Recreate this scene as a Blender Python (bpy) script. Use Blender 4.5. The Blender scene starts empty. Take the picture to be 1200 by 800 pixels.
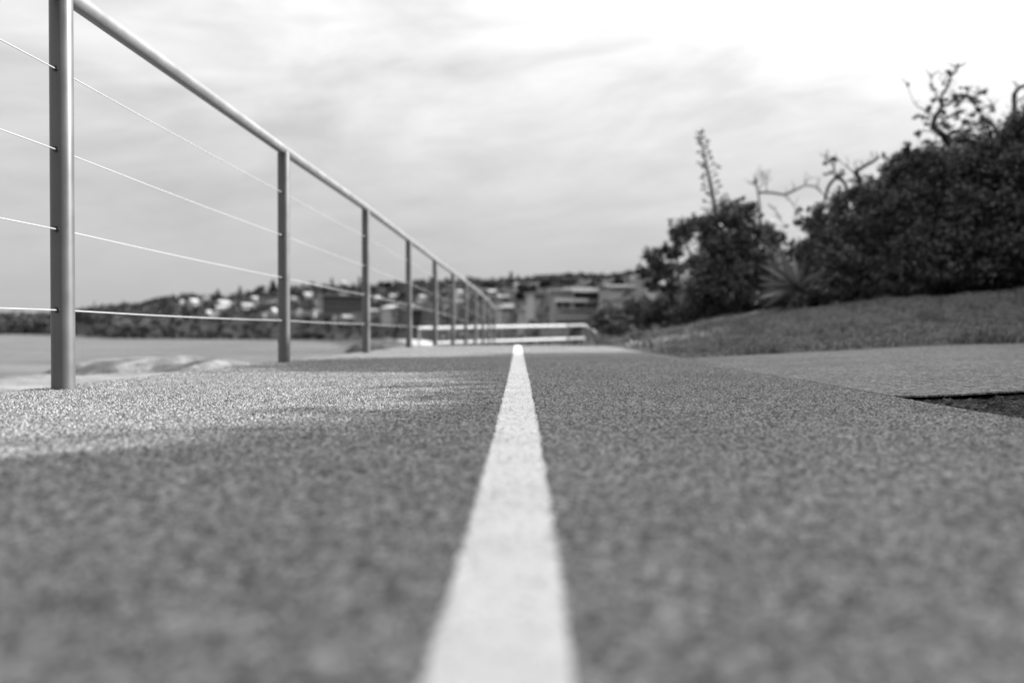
import bpy, math, random
import numpy as np
from mathutils import Vector, Matrix, noise as mnoise

random.seed(7)
RNG = np.random.default_rng(7)
SC = bpy.context.scene
COL = SC.collection
PI = math.pi
HC = 0.156            # camera height above the path
HZ = 388.0            # image row of the horizon, 1200x800 frame
FP = 1000.0           # focal length in pixels of that frame
WATER = -6.0


def at(px, py, d):
    """world point at depth d that is seen in direction (px, py)"""
    return Vector(((px - 600.0) / FP * d, d, HC + (HZ - py) / FP * d))


def interp(v, tab):
    if v <= tab[0][0]:
        return tab[0][1]
    for (a, b), (c, e) in zip(tab, tab[1:]):
        if v <= c:
            return b + (e - b) * (v - a) / (c - a)
    return tab[-1][1]


def sstep(a, b, v):
    t = min(1.0, max(0.0, (v - a) / (b - a)))
    return t * t * (3 - 2 * t)


def nz(x, y, z=0.0):
    return mnoise.noise(Vector((x, y, z)))


# ------------------------------------------------------------------ materials
class NT:
    def __init__(self, tree):
        self.t = tree
        self.n = tree.nodes
        self.l = tree.links

    def node(self, kind, **kw):
        n = self.n.new(kind)
        for k, v in kw.items():
            setattr(n, k, v)
        return n

    def put(self, sock, v):
        if isinstance(v, bpy.types.NodeSocket):
            self.l.new(v, sock)
        elif v is not None:
            if sock.type == 'RGBA' and not hasattr(v, '__len__'):
                v = (v, v, v, 1)
            sock.default_value = v

    def m(self, op, a, b=None, c=None):
        n = self.node('ShaderNodeMath', operation=op)
        self.put(n.inputs[0], a)
        if b is not None:
            self.put(n.inputs[1], b)
        if c is not None:
            self.put(n.inputs[2], c)
        return n.outputs[0]

    def noise(self, vec, scale, detail=4, rough=0.55, dist=0.0):
        n = self.node('ShaderNodeTexNoise')
        self.put(n.inputs['Vector'], vec)
        n.inputs['Scale'].default_value = scale
        n.inputs['Detail'].default_value = detail
        n.inputs['Roughness'].default_value = rough
        n.inputs['Distortion'].default_value = dist
        return n.outputs['Fac']

    def voro(self, vec, scale, feature='F1', out='Distance'):
        n = self.node('ShaderNodeTexVoronoi', feature=feature)
        self.put(n.inputs['Vector'], vec)
        n.inputs['Scale'].default_value = scale
        return n.outputs[out]

    def ramp(self, fac, stops):
        n = self.node('ShaderNodeValToRGB')
        e = n.color_ramp.elements
        while len(e) < len(stops):
            e.new(0.5)
        for i, (p, v) in enumerate(stops):
            e[i].position = p
            e[i].color = (v, v, v, 1)
        self.put(n.inputs[0], fac)
        return n.outputs[0]

    def mix(self, fac, a, b, mode='MIX'):
        n = self.node('ShaderNodeMix', data_type='RGBA', blend_type=mode)
        self.put(n.inputs[0], fac)
        self.put(n.inputs[6], a)
        self.put(n.inputs[7], b)
        return n.outputs[2]

    def scalevec(self, vec, s):
        n = self.node('ShaderNodeMapping')
        self.put(n.inputs['Vector'], vec)
        n.inputs['Scale'].default_value = s
        return n.outputs[0]


def new_mat(name):
    m = bpy.data.materials.new(name)
    m.use_nodes = True
    g = NT(m.node_tree)
    b = g.n['Principled BSDF']
    return m, g, b


def coords(g, kind='Object'):
    return g.node('ShaderNodeTexCoord').outputs[kind]


def position(g):
    return g.node('ShaderNodeNewGeometry').outputs['Position']


def bump(g, b, h, strength=0.5, dist=0.01):
    n = g.node('ShaderNodeBump')
    n.inputs['Strength'].default_value = strength
    n.inputs['Distance'].default_value = dist
    g.put(n.inputs['Height'], h)
    g.put(b.inputs['Normal'], n.outputs[0])


def plain(name, v, rough=0.7, var=0.25, scale=3.0, metallic=0.0, spec=0.5, bmp=0.0, bdist=0.01):
    m, g, b = new_mat(name)
    p = position(g)
    f = g.noise(p, scale, 5)
    c = g.ramp(f, [(0.25, max(0.0, v * (1 - var))), (0.75, min(1.0, v * (1 + var)))])
    g.put(b.inputs['Base Color'], c)
    b.inputs['Roughness'].default_value = rough
    b.inputs['Metallic'].default_value = metallic
    b.inputs['Specular IOR Level'].default_value = spec
    if bmp:
        bump(g, b, f, bmp, bdist)
    return m


def aggregate(name, lo, hi, cell=260.0, big=0.25, rough=0.85, bmp=0.9, bd=0.004, pits=True):
    """exposed aggregate: millimetre stones of different greys set in a binder"""
    m, g, b = new_mat(name)
    p = position(g)
    wob = g.node('ShaderNodeTexNoise')
    g.put(wob.inputs['Vector'], p)
    wob.inputs['Scale'].default_value = 90
    off = g.node('ShaderNodeVectorMath', operation='SCALE')
    g.put(off.inputs[0], wob.outputs['Color'])
    off.inputs['Scale'].default_value = 0.006
    add = g.node('ShaderNodeVectorMath', operation='ADD')
    g.put(add.inputs[0], p)
    g.put(add.inputs[1], off.outputs[0])
    pv = add.outputs[0]
    c1 = g.voro(pv, cell, out='Color')
    bw = g.node('ShaderNodeRGBToBW')
    g.put(bw.inputs[0], c1)
    d1 = g.voro(pv, cell, out='Distance')
    c2 = g.voro(pv, cell * 0.42, out='Color')
    bw2 = g.node('ShaderNodeRGBToBW')
    g.put(bw2.inputs[0], c2)
    d2 = g.voro(pv, cell * 0.42, out='Distance')
    n1 = g.noise(p, 38, 6, 0.7)
    n2 = g.noise(p, 3.2, 6, 0.6)
    n3 = g.noise(p, 0.7, 3, 0.5)
    s = g.m('ADD', g.m('MULTIPLY', bw.outputs[0], 0.42), g.m('MULTIPLY', bw2.outputs[0], 0.38))
    s = g.m('ADD', s, g.m('MULTIPLY', g.m('SUBTRACT', n1, 0.14), 0.55))
    s = g.m('SUBTRACT', s, g.m('MULTIPLY', d1, 0.18))
    col = g.ramp(s, [(0.22, lo * 0.45), (0.40, lo), (0.62, hi), (0.82, hi * 1.75)])
    v = g.ramp(n2, [(0.25, 1 - big), (0.75, 1 + big * 0.6)])
    col = g.mix(1.0, col, v, 'MULTIPLY')
    v3 = g.ramp(n3, [(0.3, 1 - big * 0.6), (0.7, 1 + big * 0.4)])
    col = g.mix(1.0, col, v3, 'MULTIPLY')
    c5 = g.voro(p, 55, out='Color')
    sx = g.node('ShaderNodeSeparateColor')
    g.put(sx.inputs[0], c5)
    d5 = g.voro(p, 55, out='Distance')
    st = g.m('MULTIPLY', g.m('GREATER_THAN', sx.outputs[0], 0.93), g.m('LESS_THAN', d5, 0.33))
    col = g.mix(g.m('MULTIPLY', st, 0.6), col, hi * 1.7)
    st2 = g.m('MULTIPLY', g.m('GREATER_THAN', sx.outputs[1], 0.93), g.m('LESS_THAN', d5, 0.33))
    col = g.mix(g.m('MULTIPLY', st2, 0.7), col, lo * 0.5)
    if pits:
        n4 = g.noise(p, 17, 3, 0.5)
        pit = g.ramp(n4, [(0.60, 1.0), (0.72, 0.6)])
        col = g.mix(1.0, col, pit, 'MULTIPLY')
    g.put(b.inputs['Base Color'], col)
    b.inputs['Roughness'].default_value = rough
    b.inputs['Specular IOR Level'].default_value = 0.2
    h = g.m('ADD', g.m('MULTIPLY', d1, -0.7), g.m('MULTIPLY', d2, -0.8))
    h = g.m('ADD', h, g.m('MULTIPLY', n1, 0.9))
    bump(g, b, h, bmp, bd)
    return m


def leaf_mat(name, lo, hi, rough=0.45, scale=2.0, spec=0.4):
    m, g, b = new_mat(name)
    geo = g.node('ShaderNodeNewGeometry')
    r = geo.outputs['Random Per Island']
    f = g.noise(geo.outputs['Position'], scale, 3)
    s = g.m('ADD', g.m('MULTIPLY', r, 0.5), g.m('MULTIPLY', f, 0.5))
    g.put(b.inputs['Base Color'], g.ramp(s, [(0.2, lo), (0.55, (lo + hi) / 2), (0.85, hi)]))
    b.inputs['Roughness'].default_value = rough
    b.inputs['Specular IOR Level'].default_value = spec
    return m


MAT = {}
MAT['path'] = aggregate('path_aggregate', 0.075, 0.26, cell=300, big=0.22, bmp=0.6, bd=0.003)
MAT['slab'] = aggregate('side_concrete', 0.12, 0.29, cell=300, bmp=1.0, bd=0.003, big=0.22)
MAT['gravel'] = aggregate('dark_gravel', 0.012, 0.085, cell=150, bmp=1.0, bd=0.014)
def stone_mat():
    m, g, b = new_mat('exposed_stones')
    geo = g.node('ShaderNodeNewGeometry')
    p = geo.outputs['Position']
    f = g.noise(p, 5.0, 5, 0.6)
    c = g.ramp(geo.outputs['Random Per Island'], [(0.0, 0.06), (0.35, 0.165), (0.7, 0.27), (0.93, 0.35), (1.0, 0.44)])
    c = g.mix(1.0, c, g.ramp(f, [(0.3, 0.78), (0.7, 1.12)]), 'MULTIPLY')
    g.put(b.inputs['Base Color'], c)
    b.inputs['Roughness'].default_value = 0.85
    b.inputs['Specular IOR Level'].default_value = 0.2
    return m


MAT['stones'] = stone_mat()
MAT['leaf_dark'] = leaf_mat('leaf_dark', 0.022, 0.20, spec=0.2, rough=0.55, scale=3.2)
MAT['leaf_mid'] = leaf_mat('leaf_mid', 0.035, 0.10, spec=0.2, rough=0.55)
MAT['leaf_grey'] = leaf_mat('leaf_grey', 0.05, 0.12)
MAT['leaf_far'] = leaf_mat('leaf_far', 0.02, 0.15, rough=0.8, scale=0.02, spec=0.1)
MAT['leaf_far_dark'] = leaf_mat('leaf_far_dark', 0.02, 0.05, rough=0.8, scale=0.05, spec=0.1)
MAT['grass'] = leaf_mat('grass_blades', 0.04, 0.30, rough=0.55, scale=1.7, spec=0.25)
MAT['yucca'] = leaf_mat('yucca_leaf', 0.17, 0.29, rough=0.4, scale=3.0)
MAT['bark'] = plain('bark', 0.045, 0.9, 0.5, 14, bmp=0.8, bdist=0.02)
MAT['bark_pale'] = plain('bark_pale', 0.13, 0.9, 0.4, 14, bmp=0.8, bdist=0.02)
MAT['soil'] = plain('soil_and_thatch', 0.06, 0.95, 0.5, 6, bmp=1.0, bdist=0.04)
MAT['white_rail'] = plain('white_rail_paint', 0.5, 0.4, 0.06, 6)
MAT['grey_post'] = plain('grey_timber_post', 0.22, 0.8, 0.2, 10)
MAT['cable'] = plain('stainless_cable', 0.42, 0.4, 0.05, 3, metallic=0.2)
MAT['grommet'] = plain('black_grommet', 0.012, 0.5, 0.2, 30)
MAT['glass'] = plain('dark_window_glass', 0.025, 0.12, 0.2, 1, spec=0.6)
for nm, v in (('bright', 0.8), ('white', 0.40), ('pale', 0.52), ('cream', 0.44), ('grey', 0.30), ('slate', 0.12), ('dark', 0.06), ('tile', 0.17)):
    MAT['h_' + nm] = plain('house_' + nm, v, 0.8, 0.15, 0.4)


def make_metal(name, base, rough, grain):
    m, g, b = new_mat(name)
    p = position(g)
    s = g.scalevec(p, grain)
    f = g.noise(s, 1.0, 4, 0.6)
    f2 = g.noise(p, 9, 4)
    g.put(b.inputs['Base Color'], g.ramp(g.m('ADD', g.m('MULTIPLY', f, 0.5), g.m('MULTIPLY', f2, 0.5)),
                                         [(0.3, base * 0.8), (0.7, base * 1.2)]))
    g.put(b.inputs['Roughness'], g.ramp(f2, [(0.3, rough * 0.85), (0.7, rough * 1.2)]))
    b.inputs['Metallic'].default_value = 0.2
    b.inputs['Specular IOR Level'].default_value = 1.0
    return m


MAT['metal'] = make_metal('satin_grey_metal', 0.085, 0.44, (160, 160, 3))
MAT['rail_metal'] = make_metal('satin_rail_metal', 0.19, 0.45, (40, 1, 40))


def make_line():
    m, g, b = new_mat('worn_white_line_paint')
    p = position(g)
    n = g.noise(p, 230, 5, 0.75)
    v = g.voro(p, 260, out='Distance')
    big = g.noise(p, 7, 5, 0.6)
    s = g.m('ADD', g.m('MULTIPLY', n, 0.75), g.m('MULTIPLY', big, 0.32))
    c = g.ramp(s, [(0.32, 0.20), (0.41, 0.55), (0.49, 0.80), (0.8, 0.88)])
    c = g.mix(1.0, c, g.ramp(big, [(0.3, 0.92), (0.65, 1.0)]), 'MULTIPLY')
    g.put(b.inputs['Base Color'], c)
    b.inputs['Roughness'].default_value = 0.7
    bump(g, b, g.m('ADD', n, g.m('MULTIPLY', v, -0.8)), 0.9, 0.003)
    return m


MAT['line'] = make_line()


def make_rock(name, lo, hi, scale=1.6):
    m, g, b = new_mat(name)
    p = position(g)
    n = g.noise(g.scalevec(p, (1, 1, 3.5)), scale, 8, 0.62, 0.6)
    f = g.noise(p, scale * 9, 6, 0.65)
    s = g.m('ADD', g.m('MULTIPLY', n, 0.7), g.m('MULTIPLY', f, 0.3))
    g.put(b.inputs['Base Color'], g.ramp(s, [(0.30, lo * 0.55), (0.45, lo), (0.58, hi), (0.75, hi * 1.15)]))
    b.inputs['Roughness'].default_value = 0.9
    bump(g, b, s, 1.0, 0.08)
    return m


MAT['rock'] = make_rock('sandstone', 0.16, 0.26)
MAT['boulder'] = make_rock('weathered_boulder', 0.08, 0.27, 3.6)
MAT['rock_pale'] = make_rock('pale_sandstone', 0.30, 0.44, 0.9)
MAT['rock_dark'] = make_rock('dark_rock', 0.04, 0.09)
MAT['cliff'] = make_rock('cliff_scrub', 0.05, 0.13, 0.05)


def make_water():
    m, g, b = new_mat('sea_water')
    p = position(g)
    w1 = g.noise(g.scalevec(p, (0.25, 0.9, 1)), 1.0, 6, 0.6)
    w2 = g.noise(g.scalevec(p, (0.010, 0.03, 1)), 1.0, 9, 0.72)
    g.put(b.inputs['Base Color'], g.ramp(w2, [(0.36, 0.04), (0.64, 0.19)]))
    b.inputs['Roughness'].default_value = 0.35
    b.inputs['IOR'].default_value = 1.33
    bump(g, b, g.m('ADD', w1, g.m('MULTIPLY', w2, 4)), 1.0, 1.2)
    return m


MAT['water'] = make_water()


# ------------------------------------------------------------------ meshes
class MB:
    def __init__(self):
        self.v, self.f, self.s = [], [], []

    def add(self, verts, faces, smooth=False):
        o = len(self.v)
        self.v += [tuple(p) for p in verts]
        self.f += [tuple(i + o for i in q) for q in faces]
        self.s += [smooth] * len(faces)
        return self

    def box(self, c, size, rz=0.0, bevel=0.0):
        x, y, z = (k / 2 for k in size)
        R = Matrix.Rotation(rz, 3, 'Z')
        pts = [Vector((sx * x, sy * y, sz * z)) for sz in (-1, 1) for sy in (-1, 1) for sx in (-1, 1)]
        pts = [R @ p + Vector(c) for p in pts]
        return self.add(pts, [(0, 2, 3, 1), (4, 5, 7, 6), (0, 1, 5, 4), (2, 6, 7, 3), (0, 4, 6, 2), (1, 3, 7, 5)])

    def tube(self, pts, rads, seg=10, caps=True):
        pts = [Vector(p) for p in pts]
        n = len(pts)
        if not hasattr(rads, '__len__'):
            rads = [rads] * n
        rings, prev = [], None
        for i, p in enumerate(pts):
            t = (pts[min(i + 1, n - 1)] - pts[max(i - 1, 0)])
            if t.length < 1e-9:
                t = Vector((0, 0, 1))
            t.normalize()
            a = prev if prev is not None else (Vector((0, 0, 1)) if abs(t.z) < 0.9 else Vector((1, 0, 0)))
            a = (a - t * a.dot(t))
            if a.length < 1e-6:
                a = t.orthogonal()
            a.normalize()
            prev = a
            b = t.cross(a)
            rings += [p + (a * math.cos(2 * PI * k / seg) + b * math.sin(2 * PI * k / seg)) * rads[i] for k in range(seg)]
        f = []
        for i in range(n - 1):
            for k in range(seg):
                k2 = (k + 1) % seg
                f.append((i * seg + k, i * seg + k2, (i + 1) * seg + k2, (i + 1) * seg + k))
        self.add(rings, f, True)
        if caps:
            self.add(rings[:seg], [tuple(range(seg))[::-1]], False)
            self.add(rings[-seg:], [tuple(range(seg))], False)
        return self

    def build(self, name, mat, parent=None, loc=None):
        me = bpy.data.meshes.new(name)
        me.from_pydata(self.v, [], self.f)
        me.polygons.foreach_set('use_smooth', self.s)
        mats = mat if isinstance(mat, (list, tuple)) else [mat]
        for m in mats:
            me.materials.append(m)
        me.update()
        o = bpy.data.objects.new(name, me)
        COL.objects.link(o)
        if parent is not None:
            o.parent = parent
        if loc is not None:
            o.location = loc
        return o


def quads_object(name, P, mat, parent=None):
    """P: (n,4,3) array of separate quads"""
    n = len(P)
    me = bpy.data.meshes.new(name)
    me.vertices.add(n * 4)
    me.vertices.foreach_set('co', P.reshape(-1).astype(np.float32))
    me.loops.add(n * 4)
    me.loops.foreach_set('vertex_index', np.arange(n * 4, dtype=np.int32))
    me.polygons.add(n)
    me.polygons.foreach_set('loop_start', np.arange(0, n * 4, 4, dtype=np.int32))
    me.materials.append(mat)
    me.update(calc_edges=True)
    me.validate()
    o = bpy.data.objects.new(name, me)
    COL.objects.link(o)
    if parent is not None:
        o.parent = parent
    return o


def tag(o, label=None, cat=None, group=None, kind=None):
    for k, v in (('label', label), ('category', cat), ('group', group), ('kind', kind)):
        if v:
            o[k] = v
    return o


def empty(name, loc=(0, 0, 0), rz=0.0):
    o = bpy.data.objects.new(name, None)
    o.empty_display_size = 0.2
    COL.objects.link(o)
    o.location = loc
    o.rotation_euler.z = rz
    return o


def unit(n):
    v = RNG.normal(size=(n, 3))
    return v / np.linalg.norm(v, axis=1, keepdims=True)


def leaf_quads(C, size, aspect=0.5, up=0.25):
    """pointed leaves (diamonds) at the points C"""
    n = len(C)
    a = unit(n)
    a[:, 2] = a[:, 2] * 0.7 + up
    a /= np.linalg.norm(a, axis=1, keepdims=True)
    b = np.cross(a, unit(n))
    b /= np.linalg.norm(b, axis=1, keepdims=True) + 1e-9
    L = (size * RNG.uniform(0.6, 1.35, n))[:, None]
    a = a * L
    b = b * L * aspect * 0.5
    return np.stack([C - a * 0.5, C + b, C + a * 0.5, C - b], axis=1)


def cloud(center, rad, n, shell=0.5):
    """points in an ellipsoid, gathered in sub-clumps so that light gets through"""
    k = max(3, n // 70)
    cc = unit(k) * (RNG.uniform(0.0, 1.0, k) ** shell)[:, None]
    idx = RNG.integers(0, k, n)
    p = cc[idx] + RNG.normal(size=(n, 3)) * 0.17
    return p * np.array(rad) + np.array(center)


# ------------------------------------------------------------------ terrain
ZP = [(-8, 0), (9.3, 0), (12, -0.05), (14, -0.1), (16, -0.17), (18, -0.26), (20, -0.37), (25, -0.75), (30, -0.95), (40, -1.35), (70, -2.2)]


def zpath(y):
    return interp(y, ZP)


def post_x(y):
    return -1.21 + (y - 2.3) * 0.0385


def e_left(y):
    return post_x(y) - 0.085 + 0.012 * nz(y * 1.3, 3.1)


ER = [(-8, 0.90), (2.0, 0.91), (3.0, 0.925), (4.9, 1.0), (9.75, 1.03), (14, 1.15), (20, 1.6), (28, 2.4)]


def e_right(y):
    return interp(y, ER)


def land(x, y):
    zp = zpath(y)
    el, er = e_left(y), e_right(y)
    if x < el:
        u = el - x
        w = interp(y, [(-5, 3.2), (2.3, 2.6), (6, 2.5), (9, 1.2), (15, 0.6), (22, 0.4), (32, 3.0), (60, 8)])
        z = zp - 0.09 - 0.022 * u - 0.085 * max(0.0, u - w) - 0.55 * max(0.0, u - w - 3.0)
        z += 0.035 * nz(x * 0.9, y * 0.9, 5) * min(1.0, u) + 0.012 * nz(x * 4, y * 4, 9) * min(1.0, u * 2)
        z -= 0.4 * sstep(0.9, 1.6, u) * sstep(5.6, 7.0, y) * (1 - sstep(10.5, 12.5, y))
        z += 0.35 * nz(x * 0.25, y * 0.25, 2) * sstep(w + 1, w + 5, u)
    elif x <= er:
        z = zp - 0.085
    else:
        v = x - er
        vv = min(v, 7.0) + 0.25 * max(0.0, v - 7.0) if v < 40 else 7 + 8.25
        rise = interp(y, [(4.9, 0), (6, 0.03), (8, 0.07), (10, 0.10), (12, 0.135), (14, 0.165), (17, 0.165), (20, 0.12), (34, 0.03)])
        sat = min(vv, 3.0) + 0.55 * max(0.0, vv - 3.0)
        z = zp - 0.035 * (1 - sstep(4.6, 5.6, y)) + 0.04 * vv * (1 - 0.7 * sstep(20, 34, y)) + rise * sat
        z += (0.06 * nz(x * 1.1, y * 1.1, 1) + 0.04 * nz(x * 3.3, y * 3.3, 4) + 0.02 * nz(x * 7, y * 7, 2)) * sstep(5.0, 6.5, y) * min(1.0, v * 2)
    return max(z, -7.5)


def build_ground():
    xs = np.concatenate([np.arange(-90, -14, 4), np.arange(-14, -4, 0.5), np.arange(-4, 5, 0.12), np.arange(5, 12, 0.3), np.arange(12, 240, 8)])
    ys = np.concatenate([np.arange(-60, -6, 4), np.arange(-6, 0, 0.5), np.arange(0, 16, 0.16), np.arange(16, 36, 0.5), np.arange(36, 150, 6)])
    V = [(x, y, land(x, y)) for y in ys for x in xs]
    nx = len(xs)
    F = [(j * nx + i, j * nx + i + 1, (j + 1) * nx + i + 1, (j + 1) * nx + i) for j in range(len(ys) - 1) for i in range(nx - 1)]
    b = MB()
    b.add(V, F, True)
    o = b.build('ground', [MAT['rock'], MAT['soil']])
    mi = []
    for f in F:
        cx = sum(V[i][0] for i in f) / 4
        cy = sum(V[i][1] for i in f) / 4
        mi.append(1 if (cx > 0 or (cy > 31 and cx > -3.5 - (cy - 31) * 0.1)) else 0)
    o.data.polygons.foreach_set('material_index', mi)
    tag(o, kind='structure')


build_ground()


def strip(name, ys, xl, xr, zf, mat, nx=8, thick=0.0):
    b = MB()
    V, F = [], []
    for y in ys:
        a, c = xl(y), xr(y)
        for i in range(nx + 1):
            x = a + (c - a) * i / nx
            V.append((x, y, zf(x, y)))
    w = nx + 1
    for j in range(len(ys) - 1):
        for i in range(nx):
            F.append((j * w + i, j * w + i + 1, (j + 1) * w + i + 1, (j + 1) * w + i))
    if thick:
        n0 = len(V)
        for j, y in enumerate(ys):
            for i in (0, nx):
                q = V[j * w + i]
                V.append((q[0], q[1], q[2] - thick))
        for j in range(len(ys) - 1):
            F.append((j * w, (j + 1) * w, n0 + 2 * (j + 1), n0 + 2 * j))
            F.append((j * w + nx, n0 + 2 * j + 1, n0 + 2 * (j + 1) + 1, (j + 1) * w + nx))
    b.add(V, F, False)
    return b.build(name, mat)


YS = list(np.concatenate([np.arange(-6, 0, 0.5), np.arange(0, 12, 0.06), np.arange(12, 30, 0.25)]))


def edge_r(y):
    return e_right(y) + 0.007 * nz(y * 3.1, 7.7) + 0.004 * nz(y * 12, 1.7)




def blur(a, n):
    for _ in range(n):
        a = (a + np.roll(a, 1, 0) + np.roll(a, -1, 0) + np.roll(a, 1, 1) + np.roll(a, -1, 1)) / 5
    return a / a.std()


# relief of the exposed aggregate, 5 mm grid over the near stretch
GX0, GY0, GS = -1.5, 0.2, 0.0026
_n = (int(5.2 / GS), int(6.4 / GS))
GH = (RNG.normal(size=_n) * 0.00062 + blur(RNG.normal(size=_n), 2) * 0.00036 + blur(RNG.normal(size=_n), 16) * 0.00014)
GH = np.clip(GH, -0.0035, 0.0032)


def relief(x, y):
    i = min(_n[0] - 2, max(0, (y - GY0) / GS))
    j = min(_n[1] - 2, max(0, (x - GX0) / GS))
    i0, j0 = int(i), int(j)
    a, b = i - i0, j - j0
    h = (GH[i0, j0] * (1 - a) + GH[i0 + 1, j0] * a) * (1 - b) + (GH[i0, j0 + 1] * (1 - a) + GH[i0 + 1, j0 + 1] * a) * b
    return h * sstep(0.25, 0.5, y) * (1 - sstep(4.3, 5.2, y))


def relief_np(X, Y):
    i = np.clip((Y - GY0) / GS, 0, _n[0] - 2)
    j = np.clip((X - GX0) / GS, 0, _n[1] - 2)
    i0, j0 = i.astype(int), j.astype(int)
    a, b = i - i0, j - j0
    h = (GH[i0, j0] * (1 - a) + GH[i0 + 1, j0] * a) * (1 - b) + (GH[i0, j0 + 1] * (1 - a) + GH[i0 + 1, j0 + 1] * a) * b
    def ss(p, q, v):
        t = np.clip((v - p) / (q - p), 0, 1)
        return t * t * (3 - 2 * t)
    return h * ss(0.25, 0.5, Y) * (1 - ss(4.3, 5.2, Y))


def stones(on_line):
    """small faceted stones standing proud of the binder; those under the line are part of the line"""
    P = []
    for y0, y1, dens in ((0.33, 1.0, 26000), (1.0, 3.2, 27000), (3.2, 5.2, 12000)):
        n = int((y1 - y0) * 2.3 * dens)
        x, y = RNG.uniform(-1.3, 1.0, n), RNG.uniform(y0, y1, n)
        P.append(np.stack([x, y], 1))
    P = np.concatenate(P)
    x, y = P[:, 0], P[:, 1]
    lx, lz = zip(*LX)
    mid = np.interp(y, lx, lz)
    inl = np.abs(x - mid) < 0.0345
    k = (np.abs(x) < 0.62 * y + 0.12) & (x > -1.21 + (y - 2.3) * 0.0385 - 0.075) & (x < 0.89) & (inl if on_line else ~inl)
    x, y = x[k], y[k]
    n = len(x)
    r = RNG.uniform(0.0011, 0.0034, n) ** 1.0
    h = r * RNG.uniform(0.3, 0.68, n) * (0.5 if on_line else 1.0)
    z = relief_np(x, y)
    a0 = RNG.uniform(0, 2 * PI, n)
    V = np.empty((n, 8, 3))
    for q in range(8):
        a = a0 + (q % 4) * PI / 2 + RNG.uniform(-0.35, 0.35, n)
        rr = r * (1.0 if q < 4 else 0.62) * RNG.uniform(0.8, 1.2, n)
        V[:, q, 0] = x + np.cos(a) * rr
        V[:, q, 1] = y + np.sin(a) * rr
        V[:, q, 2] = z + (-0.001 if q < 4 else h * RNG.uniform(0.75, 1.2, n)) + (0.0022 if on_line else 0.0)
    b = np.arange(n)[:, None] * 8
    F = np.concatenate([b + np.array([[0, 1, 5, 4]]), b + np.array([[1, 2, 6, 5]]), b + np.array([[2, 3, 7, 6]]), b + np.array([[3, 0, 4, 7]]), b + np.array([[4, 5, 6, 7]])])
    return V.reshape(-1, 3), F


LX = [(-6, -0.12), (0.2, -0.010), (0.379, -0.0059), (0.619, -0.0012), (1.458, 0.009), (2.74, 0.0205), (4.9, 0.036), (9.2, 0.062), (14, 0.09), (28, 0.18)]


def build_path():
    ys = np.concatenate([np.arange(-6, 0, 0.5), np.arange(0, 0.3, 0.05), np.arange(0.3, 0.9, 0.005), np.arange(0.9, 3.6, 0.0027), np.arange(3.6, 5.3, 0.006), np.arange(5.3, 12, 0.06), np.arange(12, 30, 0.25)])
    nx = 800
    L = np.array([e_left(y) + 0.006 * nz(y * 6, 2.2) for y in ys])[:, None]
    R_ = np.array([edge_r(y) for y in ys])[:, None]
    zp = np.array([zpath(y) for y in ys])[:, None]
    X = L + (R_ - L) * np.linspace(0, 1, nx + 1)[None, :]
    Y = np.repeat(ys[:, None], nx + 1, 1)
    Z = zp + relief_np(X, Y)
    m, w = X.shape
    V = np.stack([X, Y, Z], 2).reshape(-1, 3)
    k = np.arange((m - 1) * w).reshape(m - 1, w)[:, :-1].reshape(-1)
    F = np.stack([k, k + 1, k + w + 1, k + w], 1)
    # skirts down both edges
    n0 = len(V)
    lo, hi = np.arange(m) * w, np.arange(m) * w + nx
    S = np.concatenate([V[lo], V[hi]]) - np.array([0, 0, 0.11])
    V = np.concatenate([V, S])
    q = np.arange(m - 1)
    F = np.concatenate([F, np.stack([lo[q], lo[q + 1], n0 + q + 1, n0 + q], 1), np.stack([hi[q], n0 + m + q, n0 + m + q + 1, hi[q + 1]], 1)])
    n1 = len(F)
    SV, SF = stones(False)
    F = np.concatenate([F, SF + len(V)])
    V = np.concatenate([V, SV])
    me = bpy.data.meshes.new('footpath')
    me.vertices.add(len(V))
    me.vertices.foreach_set('co', V.reshape(-1).astype(np.float32))
    me.loops.add(len(F) * 4)
    me.loops.foreach_set('vertex_index', F.reshape(-1).astype(np.int32))
    me.polygons.add(len(F))
    me.polygons.foreach_set('loop_start', np.arange(0, len(F) * 4, 4, dtype=np.int32))
    me.materials.append(MAT['path'])
    me.materials.append(MAT['stones'])
    mi = np.zeros(len(F), dtype=np.int32)
    mi[n1:] = 1
    me.polygons.foreach_set('material_index', mi)
    me.update(calc_edges=True)
    o = bpy.data.objects.new('footpath', me)
    COL.objects.link(o)
    tag(o, kind='structure')


build_path()

LX = [(-6, -0.12), (0.2, -0.010), (0.379, -0.0059), (0.619, -0.0012), (1.458, 0.009), (2.74, 0.0205), (4.9, 0.036), (9.2, 0.062), (14, 0.09), (28, 0.18)]
YL = list(np.concatenate([np.arange(-6, 0, 0.4), np.arange(0, 0.3, 0.02), np.arange(0.3, 5.3, 0.0055), np.arange(5.3, 12, 0.03), np.arange(12, 24, 0.2)]))


def line_edge(s):
    def f(y):
        w = 0.0330
        return interp(y, LX) + s * (w + 0.0030 * nz(y * 40, s * 3.0) + 0.0055 * nz(y * 115, s * 5.0) + 0.0012 * nz(y * 6, s))
    return f


ln = strip('line_marking', YL, line_edge(-1), line_edge(1), lambda x, y: zpath(y) + relief(x, y) + 0.0022, MAT['line'], 12)
_v = [tuple(v.co) for v in ln.data.vertices]
_f = [tuple(p.vertices) for p in ln.data.polygons]
SV, SF = stones(True)
_me = bpy.data.meshes.new('line_marking')
_me.from_pydata(_v + [tuple(p) for p in SV], [], _f + [tuple(int(i) + len(_v) for i in q) for q in SF])
_me.materials.append(MAT['line'])
ln.data = _me
tag(ln, kind='structure')


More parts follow.
